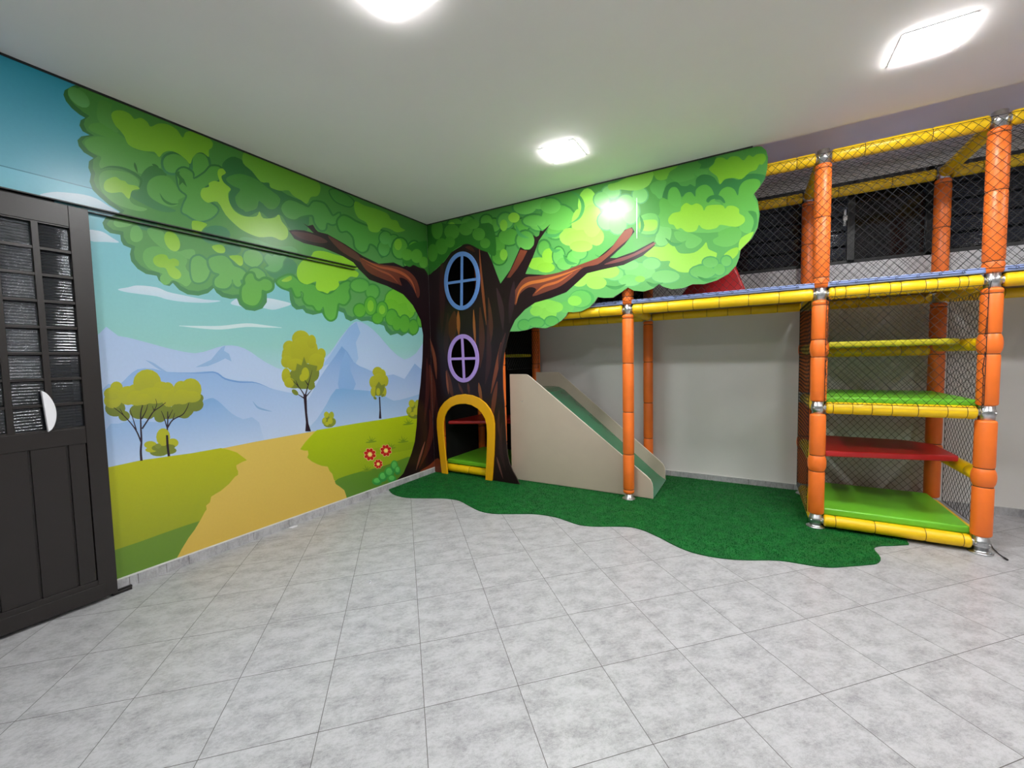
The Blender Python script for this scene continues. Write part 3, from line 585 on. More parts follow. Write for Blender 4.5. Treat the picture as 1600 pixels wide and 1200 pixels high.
leaf(P_, d6([(225,900),(250,850),(320,820),(390,825),(432,862),(440,942),(540,962),(542,1052),(500,1122),(430,1132),(390,1082),(400,1022),(300,1022),(230,992)]), ((108, 184, 92), (124, 198, 110)), **kw)
P_.stroke(d6([(230,1020),(300,1040),(380,1030),(420,980),(430,880),(400,830)]), 3, (84, 160, 92), cls=C)
P_.smooth(d6([(243,905),(300,885),(400,884),(412,940),(382,982),(300,992),(240,962)]), (146, 208, 74), (158, 218, 88), **kw)
P_.smooth(d6([(518,872),(560,820),(630,802),(642,760),(690,720),(742,742),(790,724),(842,750),(862,795),(890,750),(970,738),(1040,744),(1066,775),(1090,750),(1150,750),(1197,780),(1202,822),(1247,852),(1252,902),(1190,947),(1120,947),(1070,937),(1012,932),(980,962),(900,977),(842,962),(812,932),(790,982),(730,1002),(680,992),(640,962),(600,972),(570,932),(528,920)]), (138, 200, 48), (156, 216, 76), **kw)
P_.smooth(d6([(1222,1055),(1325,1000),(1332,1022),(1262,1135),(1205,1180),(1195,1120)]), (150, 212, 70), (158, 220, 84), **kw)
P_.smooth(e5([(20,300),(60,232),(130,242),(200,242),(262,196),(300,262),(340,298),(450,292),(520,242),(552,205),(570,260),(620,285),(642,302),(622,352),(560,374),(480,392),(470,432),(400,457),(330,452),(290,432),(240,402),(250,362),(170,362),(100,342)]), (148, 210, 68), (162, 222, 90), **kw)
P_.smooth(e5([(700,310),(760,262),(820,250),(815,300),(770,345),(725,340)]), (146, 208, 66), (156, 216, 80), **kw)
puffs(P_, [(1124,421,9,9),(1135,408,8,8),(1098,425,20,10),(1110,410,12,8)], (104, 182, 90), (118, 194, 106), halo=((80, 158, 92), (90, 168, 104)), h=2, cls=C)
puffs(P_, [(1000,424,24,13),(984,438,18,9),(982,414,16,8),(1018,412,14,9),(1040,432,22,10),(960,428,14,10)], (116, 196, 104), (132, 206, 122), halo=((92, 172, 100), (104, 184, 112)), h=1.5, cls=C)
puffs(P_, [(950,424,18,11),(925,432,18,10),(932,442,16,10),(905,440,12,8)], (150, 220, 88), (160, 226, 98), cls=C)
puffs(P_, [(909,467,20,15)], (80, 166, 84), (90, 176, 94), cls=C); puffs(P_, [(907,467,17,13),(885,480,12,9)], (104, 188, 90), (116, 198, 100), cls=C)
for P in ([(886,296),(904,306),(911,322),(905,340),(890,350)], [(840,352),(852,366),(868,368),(880,360)], [(806,352),(812,366),(826,372)], [(930,398),(944,404),(958,398),(966,386)], [(1040,372),(1052,382),(1066,380)],
          [(946,446),(962,450),(978,444)], [(1010,440),(1022,446),(1036,442)], [(880,398),(888,410),(902,412)], [(905,288),(915,282),(930,284)], [(1000,336),(1004,352),(1000,366)], [(1090,432),(1104,438),(1120,434)], [(858,384),(866,392),(876,390)]):
    P_.stroke(P, 5.5, (62, 138, 66), (80, 160, 88), cls=C)
puffs(P_, [(898,470,11,8),(852,477,22,9),(856,490,14,10),(838,486,10,8),(866,480,14,9),(1000,436,8,5)], (136, 210, 84), (146, 220, 90), cls=C)
puffs(P_, [(819,508,9,8),(838,504,12,7),(862,502,10,7)], (92, 176, 84), (104, 188, 94), halo=((74, 158, 82), (80, 164, 88)), h=2, cls=C)
T = 'trunk'
P_.poly([(650,400),(669,430),(681,421),(694,409),(705,394),(720,385),(727.5,379),(739,383),(750,388),(761,392),(769,409),(776,428),(782,443),(790,432),(797,422),(806,402),(813,386),(820,390),(828,390),(834,383),(835,374),(832.5,367),(838,370),(842,368),(844,360),(848,361),(860,350),(851,363),(842,376),(837,390),(832.5,402),(826,416),(821,428),(840,429),(862,430),(880,425),(901,417.5),(934,403),(958,383),(976,359),(987.5,355),(991.5,362),(976,382),(953,403),(963,403),(991,393),(1021.6,377),(1023,384),(1004,399.7),(974.5,414),(942,421),(917.5,427),(901,442),(885,456.6),(860.6,466),(836,473),(820,484),(805,500),(796.5,518),(860,560),(860,800),(600,800),(600,420)], TR, TR2, cls=T)
P_.smooth([(801,464),(807,450),(820,434),(842,431),(872,426),(910,412),(940,400),(957,385),(975,361),(988,357),(985,370),(967,386),(950,401),(934,413),(912,418),(896,432),(876,447),(856,455),(832,463),(838,452),(826,449),(812,460),(806,477)], (138, 74, 54), (112, 60, 46), cls=T)
P_.stroke([(806,474),(812,454),(826,443),(850,438),(880,429),(908,418)], 5, (200, 116, 56), cls=T); P_.stroke([(836,458),(850,447),(872,440),(895,426)], 4, (190, 104, 54), cls=T)
P_.smooth([(944,413),(963,405),(991,396),(1021,379.5),(1022,383),(1000,396),(975,407),(955,412)], (140, 82, 76), (112, 62, 60), cls=T)
P_.poly([(792,434),(803,412),(813,390),(824,392),(817,406),(808,420),(797,434)], (140, 72, 48), (104, 54, 42), cls=T)
trunk_strokes(P_, T)
# leaves hanging over the trunk top
P_.smooth([(655,400),(668,350),(700,350),(745,350),(770,352),(775,398),(762,394),(750,390),(739,384),(730,381),(720,384),(705,394),(694,408),(681,420),(669,430),(660,420)], (44, 110, 38), (50, 122, 42), cls=C)
puffs(P_, [(683,358,9,16),(706,362,12,12),(728,358,11,10),(748,366,10,10),(690,385,10,13),(703,378,8,9),(676,395,8,14),(739,350,10,8),(758,380,8,8)], (72, 146, 46), (86, 160, 56), cls=C)
def ring2(cx, cz, rx, rz, n=40): return [(cx+rx*math.cos(2*math.pi*k/n), cz+rz*math.sin(2*math.pi*k/n)) for k in range(n)]
BLUE = (.478, 2.170, .240, .314); LIL = (.468, 1.331, .212, .265)
ARCH_O = [(692,739),(690,722),(688,705),(686,685),(684.4,668),(684.2,656),(686,645),(690,636),(696,628),(705,621),(715,617),(727,615.6),(739,617.5),(750,622),(760,630),(767,639),(772,650),(774,662),(774,680),(773,710),(770,750.6)]
ARCH_I = [(700.7,739),(698.5,720),(696.5,700),(694.5,680),(693.6,665),(694.5,655),(698,645),(704,637),(712,632.5),(721,630.8),(730,630.6),(741,633.5),(750,640),(757,648),(761,658),(762.5,670),(762.6,690),(761.5,720),(760,750)]
ao = [toP(*q) for q in ARCH_O]; ai = [toP(*q) for q in ARCH_I]
ao[0] = (ao[0][0], .012); ao[-1] = (ao[-1][0], .012); ai[0] = (ai[0][0], .012); ai[-1] = (ai[-1][0], .012)
P_.poly(ring2(BLUE[0], BLUE[1], BLUE[2]-.03, BLUE[3]-.03), (0, 0, 0), cls='hole', raw=True)
P_.poly(ring2(LIL[0], LIL[1], LIL[2]-.03, LIL[3]-.03), (0, 0, 0), cls='hole', raw=True)
hole = [(x, z) for x, z in ai]; mx = (hole[0][0]+hole[-1][0])/2
hole = [(x+(-.012 if x < mx else .012), z+(.012 if z > .1 else -.02)) for x, z in hole]
P_.poly(hole, (0, 0, 0), cls='hole', raw=True)
V, out = P_.solve()
tree = empty('tree_panel', (.4, PY, 0), 'tall cut-out storybook tree panel with trunk, branches and leafy crown in the room corner', 'tree panel')
to3 = lambda u, v, d: Vector((u, PY+d, v))
build_print('trunk', V, out[T], to3, .014, tree, 'dark_edge'); build_print('leafy_crown', V, out[C], to3, .014, tree)
def ring_frame(name, el, wdt, m, label):
    cx, cz, rx, rz = el; b = MB(); n = 48; y0, y1 = PY-.014, PY-.0005
    o_ = ring2(cx, cz, rx, rz, n); i_ = ring2(cx, cz, rx-wdt, rz-wdt, n); k0 = len(b.v)
    for (R_, y) in ((o_, y0), (i_, y0), (o_, y1), (i_, y1)): b.v += [(x, y, z) for x, z in R_]
    for k in range(n):
        j = (k+1) % n
        for q in ([k, j, n+j, n+k], [2*n+k, 3*n+k, 3*n+j, 2*n+j], [k, 2*n+k, 2*n+j, j], [n+k, n+j, 3*n+j, 3*n+k]): b.f.append(q); b.m.append(0); b.sm.append(False)
    fr = b.build(name, m, tree, bevel=.003, origin=(cx, y1, cz)); fr['label'] = label
    b = MB(); t0 = -.014 if name == 'window_frame' and el is BLUE else .006
    b.prism([Vector((cx-.014+t0, y0+.002, cz-rz+wdt*.6)), Vector((cx+.014+t0, y0+.002, cz-rz+wdt*.6)), Vector((cx+.014-t0, y0+.002, cz+rz-wdt*.6)), Vector((cx-.014-t0, y0+.002, cz+rz-wdt*.6))], (0, .011, 0))
    b.build('glazing_bar', m, fr, origin=(cx, y1, cz))
    b = MB(); b.box((cx-rx+wdt*.6, y0+.0025, cz-.016), (cx+rx-wdt*.6, y1-.001, cz+.012)); b.build('glazing_bar', m, fr, origin=(cx, y1, cz))
    return fr
ring_frame('window_frame', BLUE, .046, MT['blue_frame'], 'blue oval window frame near the crown')
ring_frame('window_frame', LIL, .044, MT['lilac_frame'], 'lilac oval window frame halfway down the trunk')
b = MB(); n = len(ao)
ii = spline(ai, 1, False); ip = []
for k in range(n):       # pair outer and inner outlines by arc position
    t = k/(n-1)*(len(ai)-1); i0 = min(int(t), len(ai)-2); f = t-i0
    ip.append((ai[i0][0]*(1-f)+ai[i0+1][0]*f, ai[i0][1]*(1-f)+ai[i0+1][1]*f))
k0 = len(b.v); y0, y1 = PY-.022, PY-.0005
for (R_, y) in ((ao, y0), (ip, y0), (ao, y1), (ip, y1)): b.v += [(x, y, z) for x, z in R_]
for k in range(n-1):
    j = k+1
    for q in ([k, j, n+j, n+k], [2*n+k, 3*n+k, 3*n+j, 2*n+j], [k, 2*n+k, 2*n+j, j], [n+k, n+j, 3*n+j, 3*n+k]): b.f.append(q); b.m.append(0); b.sm.append(False)
for k in (0, n-1): b.f.append([k, n+k, 3*n+k, 2*n+k]); b.m.append(0); b.sm.append(False)
b.build('door_arch', MT['arch'], tree, bevel=.003, origin=(.46, y1, .012))['label'] = 'amber arched door surround'
b = MB(); b.box((2.3465, PY-.003, 2.32), (2.3495, PY-.0005, 2.66)); b.build('joint_strip', MT['steel'], tree, origin=(2.348, PY, 2.32))
# ------------------------------------------------------------------ turf
TF = [(608,765),(613,771),(625,775.5),(640,777.5),(665,778),(690,778),(705,779.5),(718,782),(735,791),(750,798),(770,802),(800,802.5),(830,802.5),(848,804),(870,808),(885,813),(905,819.5),(930,822),(960,822),(985,823),(1005,828),(1030,839),(1055,852),(1080,862),(1110,869),(1140,873),(1170,874.5),(1200,874.5),(1225,876),(1250,880),(1275,884),(1300,886),(1330,884),(1355,882),(1370,880),(1376,874),(1373,867),(1367,860),(1367,855),(1377,852.5),(1395,852),(1420,850.5)]
tp = [(p.x, p.y) for p in (on_z(*q, .006) for q in TF)]; tp[0] = (.013, tp[0][1])
tp = spline(tp, 3, False); tp = [(max(.013, x), y) for x, y in tp]
last = tp[-1]; tpoly = tp+[(last[0]+.03, last[1]+.25), (4.2, .5), (4.25, .998), (.013, .998)]
b = MB(); b.prism([Vector((x, y, .001)) for x, y in tpoly], (0, 0, .007))
def inside(x, y):
    c = False; n = len(tpoly); j = n-1
    for i in range(n):
        xi, yi = tpoly[i]; xj, yj = tpoly[j]
        if (yi > y) != (yj > y) and x < (xj-xi)*(y-yi)/(yj-yi)+xi: c = not c
        j = i
    return c
rt = random.Random(3); k = 0
while k < 62000:
    x, y = rt.uniform(.02, 4.2), rt.uniform(-.86, .99)
    if y > .2 and not (1.0 < x < 3.7) : 
        if rt.random() < .85: continue
    if not inside(x, y): continue
    a = rt.uniform(0, 2*math.pi); hh = rt.uniform(.006, .012); wd = .0022; dx, dy = math.cos(a)*wd, math.sin(a)*wd; lx, ly = rt.uniform(-.006, .006), rt.uniform(-.006, .006)
    o = len(b.v); b.v += [(x-dx, y-dy, .007), (x+dx, y+dy, .007), (x+lx, y+ly, .008+hh)]; b.f.append([o, o+1, o+2]); b.m.append(0); b.sm.append(False); k += 1
tf = b.build('artificial_turf', MT['turf'], fix=False)
tag(tf, 'green artificial turf with a wavy front edge in front of tree and slide', 'turf', kind='stuff')

# ------------------------------------------------------------------ playground frame
PX = [.06, .9, 2.249, 3.637, 4.4966, 5.8]; YF, YR = .06, .90
ZD, ZT, ZM, ZL = 1.73, 2.69, .905, .065
pg = empty('playground_frame', (2.9, .48, 0), 'padded playground frame of orange posts, yellow rails and black net behind the tree', 'playground')
def sleeve_prof(L, r, ties, bulges=(), tw=.007):
    pr = [(0, r*.72, 0), (.006, r*.93, 0), (.014, r, 0)]; ties = sorted(t for t in ties if .03 < t < L-.03)
    for i, t in enumerate(ties):
        pr += [(t-.012, r, 0), (t-tw/2, r*.93, 0), (t-tw/2+.0005, r*.925, 1), (t+tw/2-.0005, r*.925, 1), (t+tw/2, r*.93, 0), (t+.012, r, 0)]
    for (a, c) in bulges:
        pr += [(a+(c-a)*f, r*(1+.16*math.sin(math.pi*f)), 0) for f in (.2, .35, .5, .65, .8)]
    pr += [(L-.014, r, 0), (L-.006, r*.93, 0), (L, r*.72, 0)]
    return sorted(pr, key=lambda q: q[0])
def clamp(z, parent, x, y):
    side_l = not (z < 1.5 and abs(x-PX[3]) < .01 or abs(x-PX[0]) < .01); side_r = not (z < 1.5 and (abs(x-PX[4]) < .01 or abs(x-PX[1]) < .01))
    b = MB(); r = .037; h = .055
    b.lathe((x, y, z-h), (x, y, z+h), [(0, r-.006, 0), (.004, r, 0), (.03, r, 0), (.034, r+.005, 0), (.05, r+.006, 0), (.06, r+.006, 0), (.076, r+.005, 0), (.08, r, 0), (.106, r, 0), (.11, r-.006, 0)], 24)
    for dx, dy in ((-1, 0), (1, 0), (0, 1 if y < .5 else -1)):
        if dx < 0 and not side_l or dx > 0 and not side_r: continue
        b.lathe((x+dx*.02, y+dy*.02, z), (x+dx*.062, y+dy*.062, z), [(0, .027, 0), (.03, .027, 0), (.034, .03, 0), (.042, .03, 0)], 16)
    for s_ in (-1, 1):
        b.lathe((x+.028*s_, y-.028, z), (x+.034*s_, y-.04, z), [(0, .006, 0), (.008, .006, 0), (.011, .004, 0)], 8)
    b.build('clamp_connector', MT['steel'], parent, origin=(x, y, z))
def post(x, y, cl, joints, top, bulges, foot=True):
    R0 = .05; z0 = .04 if foot else 0; b = MB()
    cuts = sorted(cl); segs = []; a = .1 if ZL in cuts or True else z0
    a = z0+.02
    for c in cuts:
        if c-.045 > a+.03: segs.append((a, c-.045))
        a = c+.045
    if top > a+.03: segs.append((a, top))
    for (s0, s1) in segs:
        tj = [j-s0 for j in joints if s0 < j < s1]; bl = [(p-s0, q-s0) for p, q in bulges if p > s0 and q < s1]
        b.lathe((x, y, s0), (x, y, s1), sleeve_prof(s1-s0, R0, tj, bl, .006), 24)
    o = b.build('padded_post', [MT['orange'], MT['tie']], pg, origin=(x, y, z0))
    for c in cuts: clamp(c, o, x, y)
    b = MB()
    b.lathe((x, y, .009 if x < 4 else .0005), (x, y, .06), [(0, .059, 0), (.006, .059, 0), (.009, .055, 0), (.013, .043, 0), (.02, .036, 0), (.06, .034, 0)], 24)
    for s_, t_ in ((-1, -1), (1, -1), (1, 1), (-1, 1)): b.lathe((x+.034*s_, y+.034*t_, .010), (x+.034*s_, y+.034*t_, .018), [(0, .007, 0), (.006, .007, 0), (.01, .004, 0)], 8)
    b.build('base_plate', MT['steel'], o, origin=(x, y, 0))
    return o
TJ = [2.61, 2.27, 1.845, 1.65, 1.403, 1.276, .978, .862, .553, .434, .135]
WJ = [2.61, 2.27, 1.84, 1.65, 1.25, .81, .425, .1]
for x in PX:
    tower = x in (PX[3], PX[4])
    for y in (YF, YR):
        if tower: post(x, y, [ZL, ZM, ZD, ZT], TJ, 2.64, [(1.276, 1.403), (.434, .553)])
        elif x in (PX[0], PX[1]): post(x, y, [ZL, ZD, ZT], WJ, 2.64, [])
        else: post(x, y, [ZD, ZT], WJ, 2.64, [])
def rail(p0, p1, gap=.045, step=.19, r=.043, ties=None, jit=.02):
    p0, p1 = Vector(p0), Vector(p1); d = (p1-p0).normalized(); a = p0+d*gap; c = p1-d*gap; L = (c-a).length
    if ties is None:
        ties = []; t = step*.4+random.uniform(0, .05)
        while t < L: ties.append(t); t += step+random.uniform(-jit, jit)
    b = MB(); b.lathe(a, c, sleeve_prof(L, r, ties, (), .004), 20)
    return b.build('padded_rail', [MT['yellow'], MT['tie']], pg, origin=tuple((a+c)/2))
for i in range(5):
    a, c = PX[i], PX[i+1]
    for y in (YF, YR):
        if i != 3 or y == YR: rail((a, y, ZD), (c, y, ZD), step=.2)
        if i >= 1: rail((a, y, ZT), (c, y, ZT), step=.34)
rail((PX[3], YF, ZD), (PX[4], YF, ZD), ties=[.035, .095, .22, .33, .385, .505, .56, .66, .7])
for x in PX:
    rail((x, YF, ZD), (x, YR, ZD), step=.25)
    if x > .5: rail((x, YF, ZT), (x, YR, ZT), step=.3)
for y in (YF, YR):
    rail((PX[3], y, ZM), (PX[4], y, ZM), ties=[.04, .15, .255, .36, .49, .63, .72])
    rail((PX[3], y, ZL), (PX[4], y, ZL), ties=[.07, .29, .55, .73])
    rail((PX[0], y, ZL), (PX[1], y, ZL), ties=[.365])
for x in (PX[3], PX[4]):
    for z in (ZL, .49, ZM, 1.34): rail((x, YF, z), (x, YR, z), step=.24, gap=.045)
rail((PX[3], YR, 1.31), (PX[4], YR, 1.31), step=.24, gap=.045)
for x in (PX[0], PX[1]):
    rail((x, YF, ZL), (x, YR, ZL), step=.24, gap=.045)
# padded platforms
def pad(name, poly, z0, z1, m, bev=.014):
    b = MB(); b.prism([Vector((x, y, z0)) for x, y in poly], (0, 0, z1-z0))
    c = poly[0]; return b.build(name, m, pg, bevel=bev, origin=(c[0], c[1], z0))
rect = lambda x0, y0, x1, y1: [(x0, y0), (x1, y0), (x1, y1), (x0, y1)]
pad('padded_step', rect(3.675, .085, 4.46, .86), .098, .15, MT['green_mat'])['label'] = 'green padded floor mat'
pad('padded_step', [(3.69, .12), (3.69, .86), (4.30, .86), (4.46, .74), (4.46, .30)], .53, .575, MT['red_mat'])['label'] = 'red padded step'
pad('padded_step', rect(3.675, .075, 4.47, .86), .94, .985, MT['green_mat'])['label'] = 'green padded step'
pad('padded_step', [(3.70, .16), (3.70, .86), (4.40, .86), (4.44, .30), (4.36, .18)], 1.345, 1.385, MT['olive_mat'])['label'] = 'yellow padded step'
pad('padded_step', rect(.1, .1, .86, .86), .098, .15, MT['green_mat'])['label'] = 'green padded floor mat'
pad('padded_step', [(.115, .115), (.85, .45), (.85, .86), (.115, .86)], .56, .60, MT['red_mat'])['label'] = 'red padded step'
pad('padded_step', [(.3, .62), (.86, .62), (.86, .86), (.3, .86)], 1.335, 1.372, MT['olive_mat'])['label'] = 'yellow padded step'
for i in range(1, 5):
    a, c = PX[i], PX[i+1]
    pad('deck_mat', rect(a+.035, YF-.03, c-.035, YR-.02), 1.776, 1.812, MT['blue_mat'], .008)
    b = MB(); b.box((a+.05, YF+.05, 1.755), (c-.05, YR-.05, 1.775)); b.build('deck_board', MT['ply'], pg, origin=(a, YF, 1.755))
    b = MB(); t = a+.09
    pts = [Vector((a+.05, YF-.0335, 1.793))]
    while t < c-.06:      # one cord that loops at every eyelet along the mat's front edge
        pts += [Vector((t-.012, YF-.0335, 1.790))]+[Vector((t+.007*math.sin(q), YF-.035, 1.794-.007*math.cos(q))) for q in (0, 1.1, 2.2, 3.3, 4.4, 5.5)]+[Vector((t+.012, YF-.0335, 1.790))]; t += .105
    b.strand(pts, .0018, 4)
    b.build('mat_lacing', MT['net'], pg, origin=(a, YF, 1.793))
# netting
def net(o, u, v, W_, H_, cw=.052, ch=.06, r=.0015, sag=.004, seed=0):
    o, u, v = Vector(o), Vector(u), Vector(v); nrm = u.cross(v).normalized(); b = MB(); sl = ch/cw
    def P3(a, c):
        n1 = noise.noise(Vector((a*2.1+seed*7, c*2.1, seed)))
        n2 = noise.noise(Vector((a*2.1, c*2.1+seed*5, 9.3+seed)))
        ed = min(1, 8*min(a, W_-a, c, H_-c))
        return o+u*(a+n1*.018*ed)+v*(c+n2*.018*ed)+nrm*(n1*sag*ed)
    for sgn in (1, -1):
        k = -int(H_/ch)-2
        while k*cw < W_+H_/sl+cw:
            a0 = k*cw; pts = []
            # line: a = a0 + t , c = t*sl (sgn 1) or c = H_-t*sl
            t0 = max(0, -a0); t1 = min(W_-a0, H_/sl)
            if t1-t0 > .01:
                n = max(2, int((t1-t0)/.06)+1)
                for q in range(n):
                    t = t0+(t1-t0)*q/(n-1); c = t*sl; pts.append(P3(a0+t, c if sgn > 0 else H_-c))
                b.strand(pts, r)
            k += 1
    # border cords
    for e in ([(0, 0), (W_, 0)], [(W_, 0), (W_, H_)], [(W_, H_), (0, H_)], [(0, H_), (0, 0)]):
        (a0, c0), (a1, c1) = e; b.strand([P3(a0+(a1-a0)*q/12, c0+(c1-c0)*q/12) for q in range(13)], r*1.5)
    return b.build('safety_net', MT['net'], pg, origin=tuple(o), fix=False)
net((PX[2]-.8, .003, 1.80), (1, 0, 0), (0, 0, 1), PX[5]-PX[2]+.8, .90, seed=1, sag=.001)
net((PX[1], YR+.055, 1.80), (1, 0, 0), (0, 0, 1), PX[5]-PX[1], .90, seed=2)
net((PX[2], YF+.04, ZT-.005), (1, 0, 0), (0, 1, 0), PX[5]-PX[2], .76, seed=3)
net((PX[3]+.03, .01, .94), (1, 0, 0), (0, 0, 1), PX[4]-PX[3]-.06, .76, seed=4, sag=.002)
net((PX[3]+.03, YR+.05, .1), (1, 0, 0), (0, 0, 1), PX[4]-PX[3]-.06, 1.6, seed=5)
net((PX[4]+.052, YF+.04, .1), (0, 1, 0), (0, 0, 1), YR-YF-.08, 1.6, seed=6)
net((PX[3]-.052, YF+.04, .1), (0, 1, 0), (0, 0, 1), YR-YF-.08, 1.6, seed=7)
net((PX[1]+.055, YF+.04, 1.2), (0, 1, 0), (0, 0, 1), YR-YF-.08, .5, seed=8)
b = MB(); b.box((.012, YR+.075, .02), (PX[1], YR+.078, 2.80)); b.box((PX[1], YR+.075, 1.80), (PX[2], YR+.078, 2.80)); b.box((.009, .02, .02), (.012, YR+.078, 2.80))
b.build('shade_sheet', MT['sheet'], pg, origin=(.012, YR+.07, .02))  # added black sheet, darkens the trunk bay and deck back like deep shade
# lacing cord running down the tower's front right post
rr = random.Random(5)
for x0, x1, zr in ((PX[4]-.035, PX[4]-.045, (.92, 1.78)), (PX[3]+.03, PX[3]+.045, (.92, 1.7))):
    pts = [Vector((x0+(x1-x0)*q/20+rr.uniform(-.004, .004)+(.03 if x0 > 4 else 0)*(q/20)**2, .022 if True else 0, zr[0]+(zr[1]-zr[0])*q/20)) for q in range(21)]
    b = MB(); b.strand(pts, .002, 5); b.build('lacing_cord', MT['net'], pg, origin=(x0, .02, .92))

# ------------------------------------------------------------------ slide
sl = empty('slide', (1.7, .46, 0), 'beige sided playground slide with green bed running down to the turf', 'slide')
def side(y0, y1, flat):
    prof = [(.963, .012), (.963, 1.150), (flat-.04, 1.150), (flat-.015, 1.146), (flat+.008, 1.133), (2.39, .218), (2.425, .185), (2.442, .15), (2.448, .11), (2.448, .012)]
    b = MB(); b.prism([Vector((x, y0, z)) for x, z in prof], (0, y1-y0, 0), 0, 1)
    return b.build('side_panel', [MT['slide_side'], MT['slide_edge']], sl, bevel=.004, origin=(1.7, (y0+y1)/2, 0))
side(.135, .155, 1.19); side(.765, .785, 1.27)
b = MB(); bed = [(.97, .985), (1.2, .985), (1.26, .978), (1.33, .945)]
bed += [(1.33+(2.36-1.33)*k/8, .945+(.085-.945)*k/8) for k in range(1, 9)]+[(2.40, .055), (2.43, .036), (2.455, .022)]
poly = [Vector((x, .156, z)) for x, z in bed]+[Vector((x, .156, max(.012, z-.022))) for x, z in reversed(bed)]
b.prism(poly, (0, .608, 0)); b.build('slide_bed', MT['slide_bed'], sl, origin=(1.7, .46, .5))
b = MB()
for x, z in ((1.10, .86), (1.115, .865)): b.lathe((x, .1345, z), (x, .131, z), [(0, .005, 0), (.003, .003, 0)], 8)
b.build('screw', MT['steel'], sl, origin=(1.1, .134, .86))
# red foam wedge on the deck
wg = MB(); wg.prism([Vector((2.66, .22, 1.814)), Vector((3.17, .22, 1.814)), Vector((3.04, .22, 2.17)), Vector((2.9, .22, 2.17))], (0, .5, 0))
tag(wg.build('foam_wedge', MT['red_mat'], bevel=.02, origin=(2.9, .45, 1.814)), 'red padded foam wedge on the blue deck behind the tree crown', 'foam wedge')

# ------------------------------------------------------------------ sliding door
dr = empty('sliding_door', (.06, -3.3, .0), 'dark brown sliding metal door with ribbed glass panes at left edge', 'door')
DX0, DX1, DY1, DY0, DZ0, DZ1 = .045, .08, -2.842, -3.92, .022, 2.165
cols_ = []; y = DY1-.078
while y-.112 > DY0+.05: cols_.append((y-.112, y)); y -= .112+.024
RZ0, RH, NR = .985, .1335, 8
b = MB(); b.box((DX0, DY1-.078, DZ0), (DX1, DY1, DZ1)); b.box((DX0, DY0, DZ0), (DX1, cols_[-1][0], DZ1))
b.box((DX0, cols_[-1][0], RZ0+RH*NR), (DX1, DY1-.078, DZ1)); b.box((DX0, cols_[-1][0], DZ0), (DX1, DY1-.078, .13)); b.box((DX0, cols_[-1][0], .90), (DX1, DY1-.078, RZ0))
b.box((DX1-.004, DY0, 0.02), (DX1+.004, DY1-.05, .10))
b.build('frame', MT['door'], dr, bevel=.002, origin=(.06, DY1, .02))
b = MB(); b.box((DX0+.01, cols_[-1][0], .13), (DX1-.016, DY1-.078, .90)); y = DY1-.078
for k, w_ in enumerate((.075, .135, .135, .135, .135, .135, .135)):
    if y-w_ > cols_[-1][0]: b.box((DX1-.016, y-w_+.006, .13), (DX1-.006, y-.003, .90))
    y -= w_
b.build('lower_panel', MT['door'], dr, bevel=.002, origin=(.06, -3.3, .13))
b = MB()
for (a, c) in cols_[1:]: b.box((DX0+.002, c, RZ0), (DX1-.002, c+.024, RZ0+RH*NR))
for r_ in range(NR+1): b.box((DX0+.004, cols_[-1][0], RZ0+RH*r_-.007), (DX1-.004, DY1-.078, RZ0+RH*r_+.007))
b.build('glazing_grid', MT['door'], dr, bevel=.001, origin=(.06, -3.3, RZ0))
rg = random.Random(11)
def ribbed(parent, name, org, ax, up, W_, Hh, n_out, m, pitch=.0152, amp=.0011, tilt=0):
    org, ax, up, n_out = Vector(org), Vector(ax), Vector(up), Vector(n_out); b = MB(); N = max(8, int(Hh/pitch)*8); k0 = 0
    for i in range(N+1):
        h_ = Hh*i/N; d = amp*abs(math.sin(math.pi*h_/pitch))*2
        for s_ in (0, W_): b.v.append(tuple(org+ax*s_+up*h_+n_out*(d+tilt*h_)))
    for i in range(N): b.f.append([2*i, 2*i+1, 2*i+3, 2*i+2]); b.m.append(0); b.sm.append(True)
    q = len(b.v)
    for h_ in (0, Hh):
        for s_ in (0, W_): b.v.append(tuple(org+ax*s_+up*h_+n_out*(-.004+tilt*h_)))
    b.f.append([q, q+2, q+3, q+1]); b.m.append(0); b.sm.append(False)
    return b.build(name, m, parent, origin=tuple(org), fix=False)
for ci, (a, c) in enumerate(cols_[:5]):
    for r_ in range(NR): ribbed(dr, 'glass_pane', (DX0+.012, a, RZ0+RH*r_+.006), (0, 1, 0), (0, 0, 1), c-a, RH-.012, (1, 0, 0), MT['ribbed'], tilt=rg.uniform(-.06, .06))
b = MB(); hy = -3.068
arc = [(hy-.006+.012*k/16+.040*math.sin(math.pi*k/16)**.6, 1.198-.215*k/16) for k in range(17)]
b.prism([Vector((DX1+.001, y, z)) for y, z in arc], (.024, 0, 0)); b.build('handle', MT['white_plastic'], dr, bevel=.003, origin=(DX1, hy, 1.09))['label'] = 'white half-moon handle'
# top track and floor guide
b = MB(); b.box((.004, -4.0, 2.192), (.030, -1.03, 2.199)); b.box((.004, -4.0, 2.166), (.028, -1.05, 2.172)); b.box((.004, -4.0, 2.172), (.006, -2.95, 2.192))
tag(b.build('door_track', MT['black'], bevel=.001, origin=(.02, -2.5, 2.18)), 'thin black sliding door track running along the mural on left wall', 'door track')
b = MB(); b.box((.014, -2.86, .001), (.03, -2.765, .014)); b.box((.045, -2.86, .001), (.062, -2.775, .014)); b.box((.014, -2.86, .001), (.062, -2.85, .006))
tag(b.build('floor_guide', MT['black'], bevel=.001, origin=(.03, -2.81, .001)), 'small dark metal door guide on the floor beside the sliding door', 'door guide')
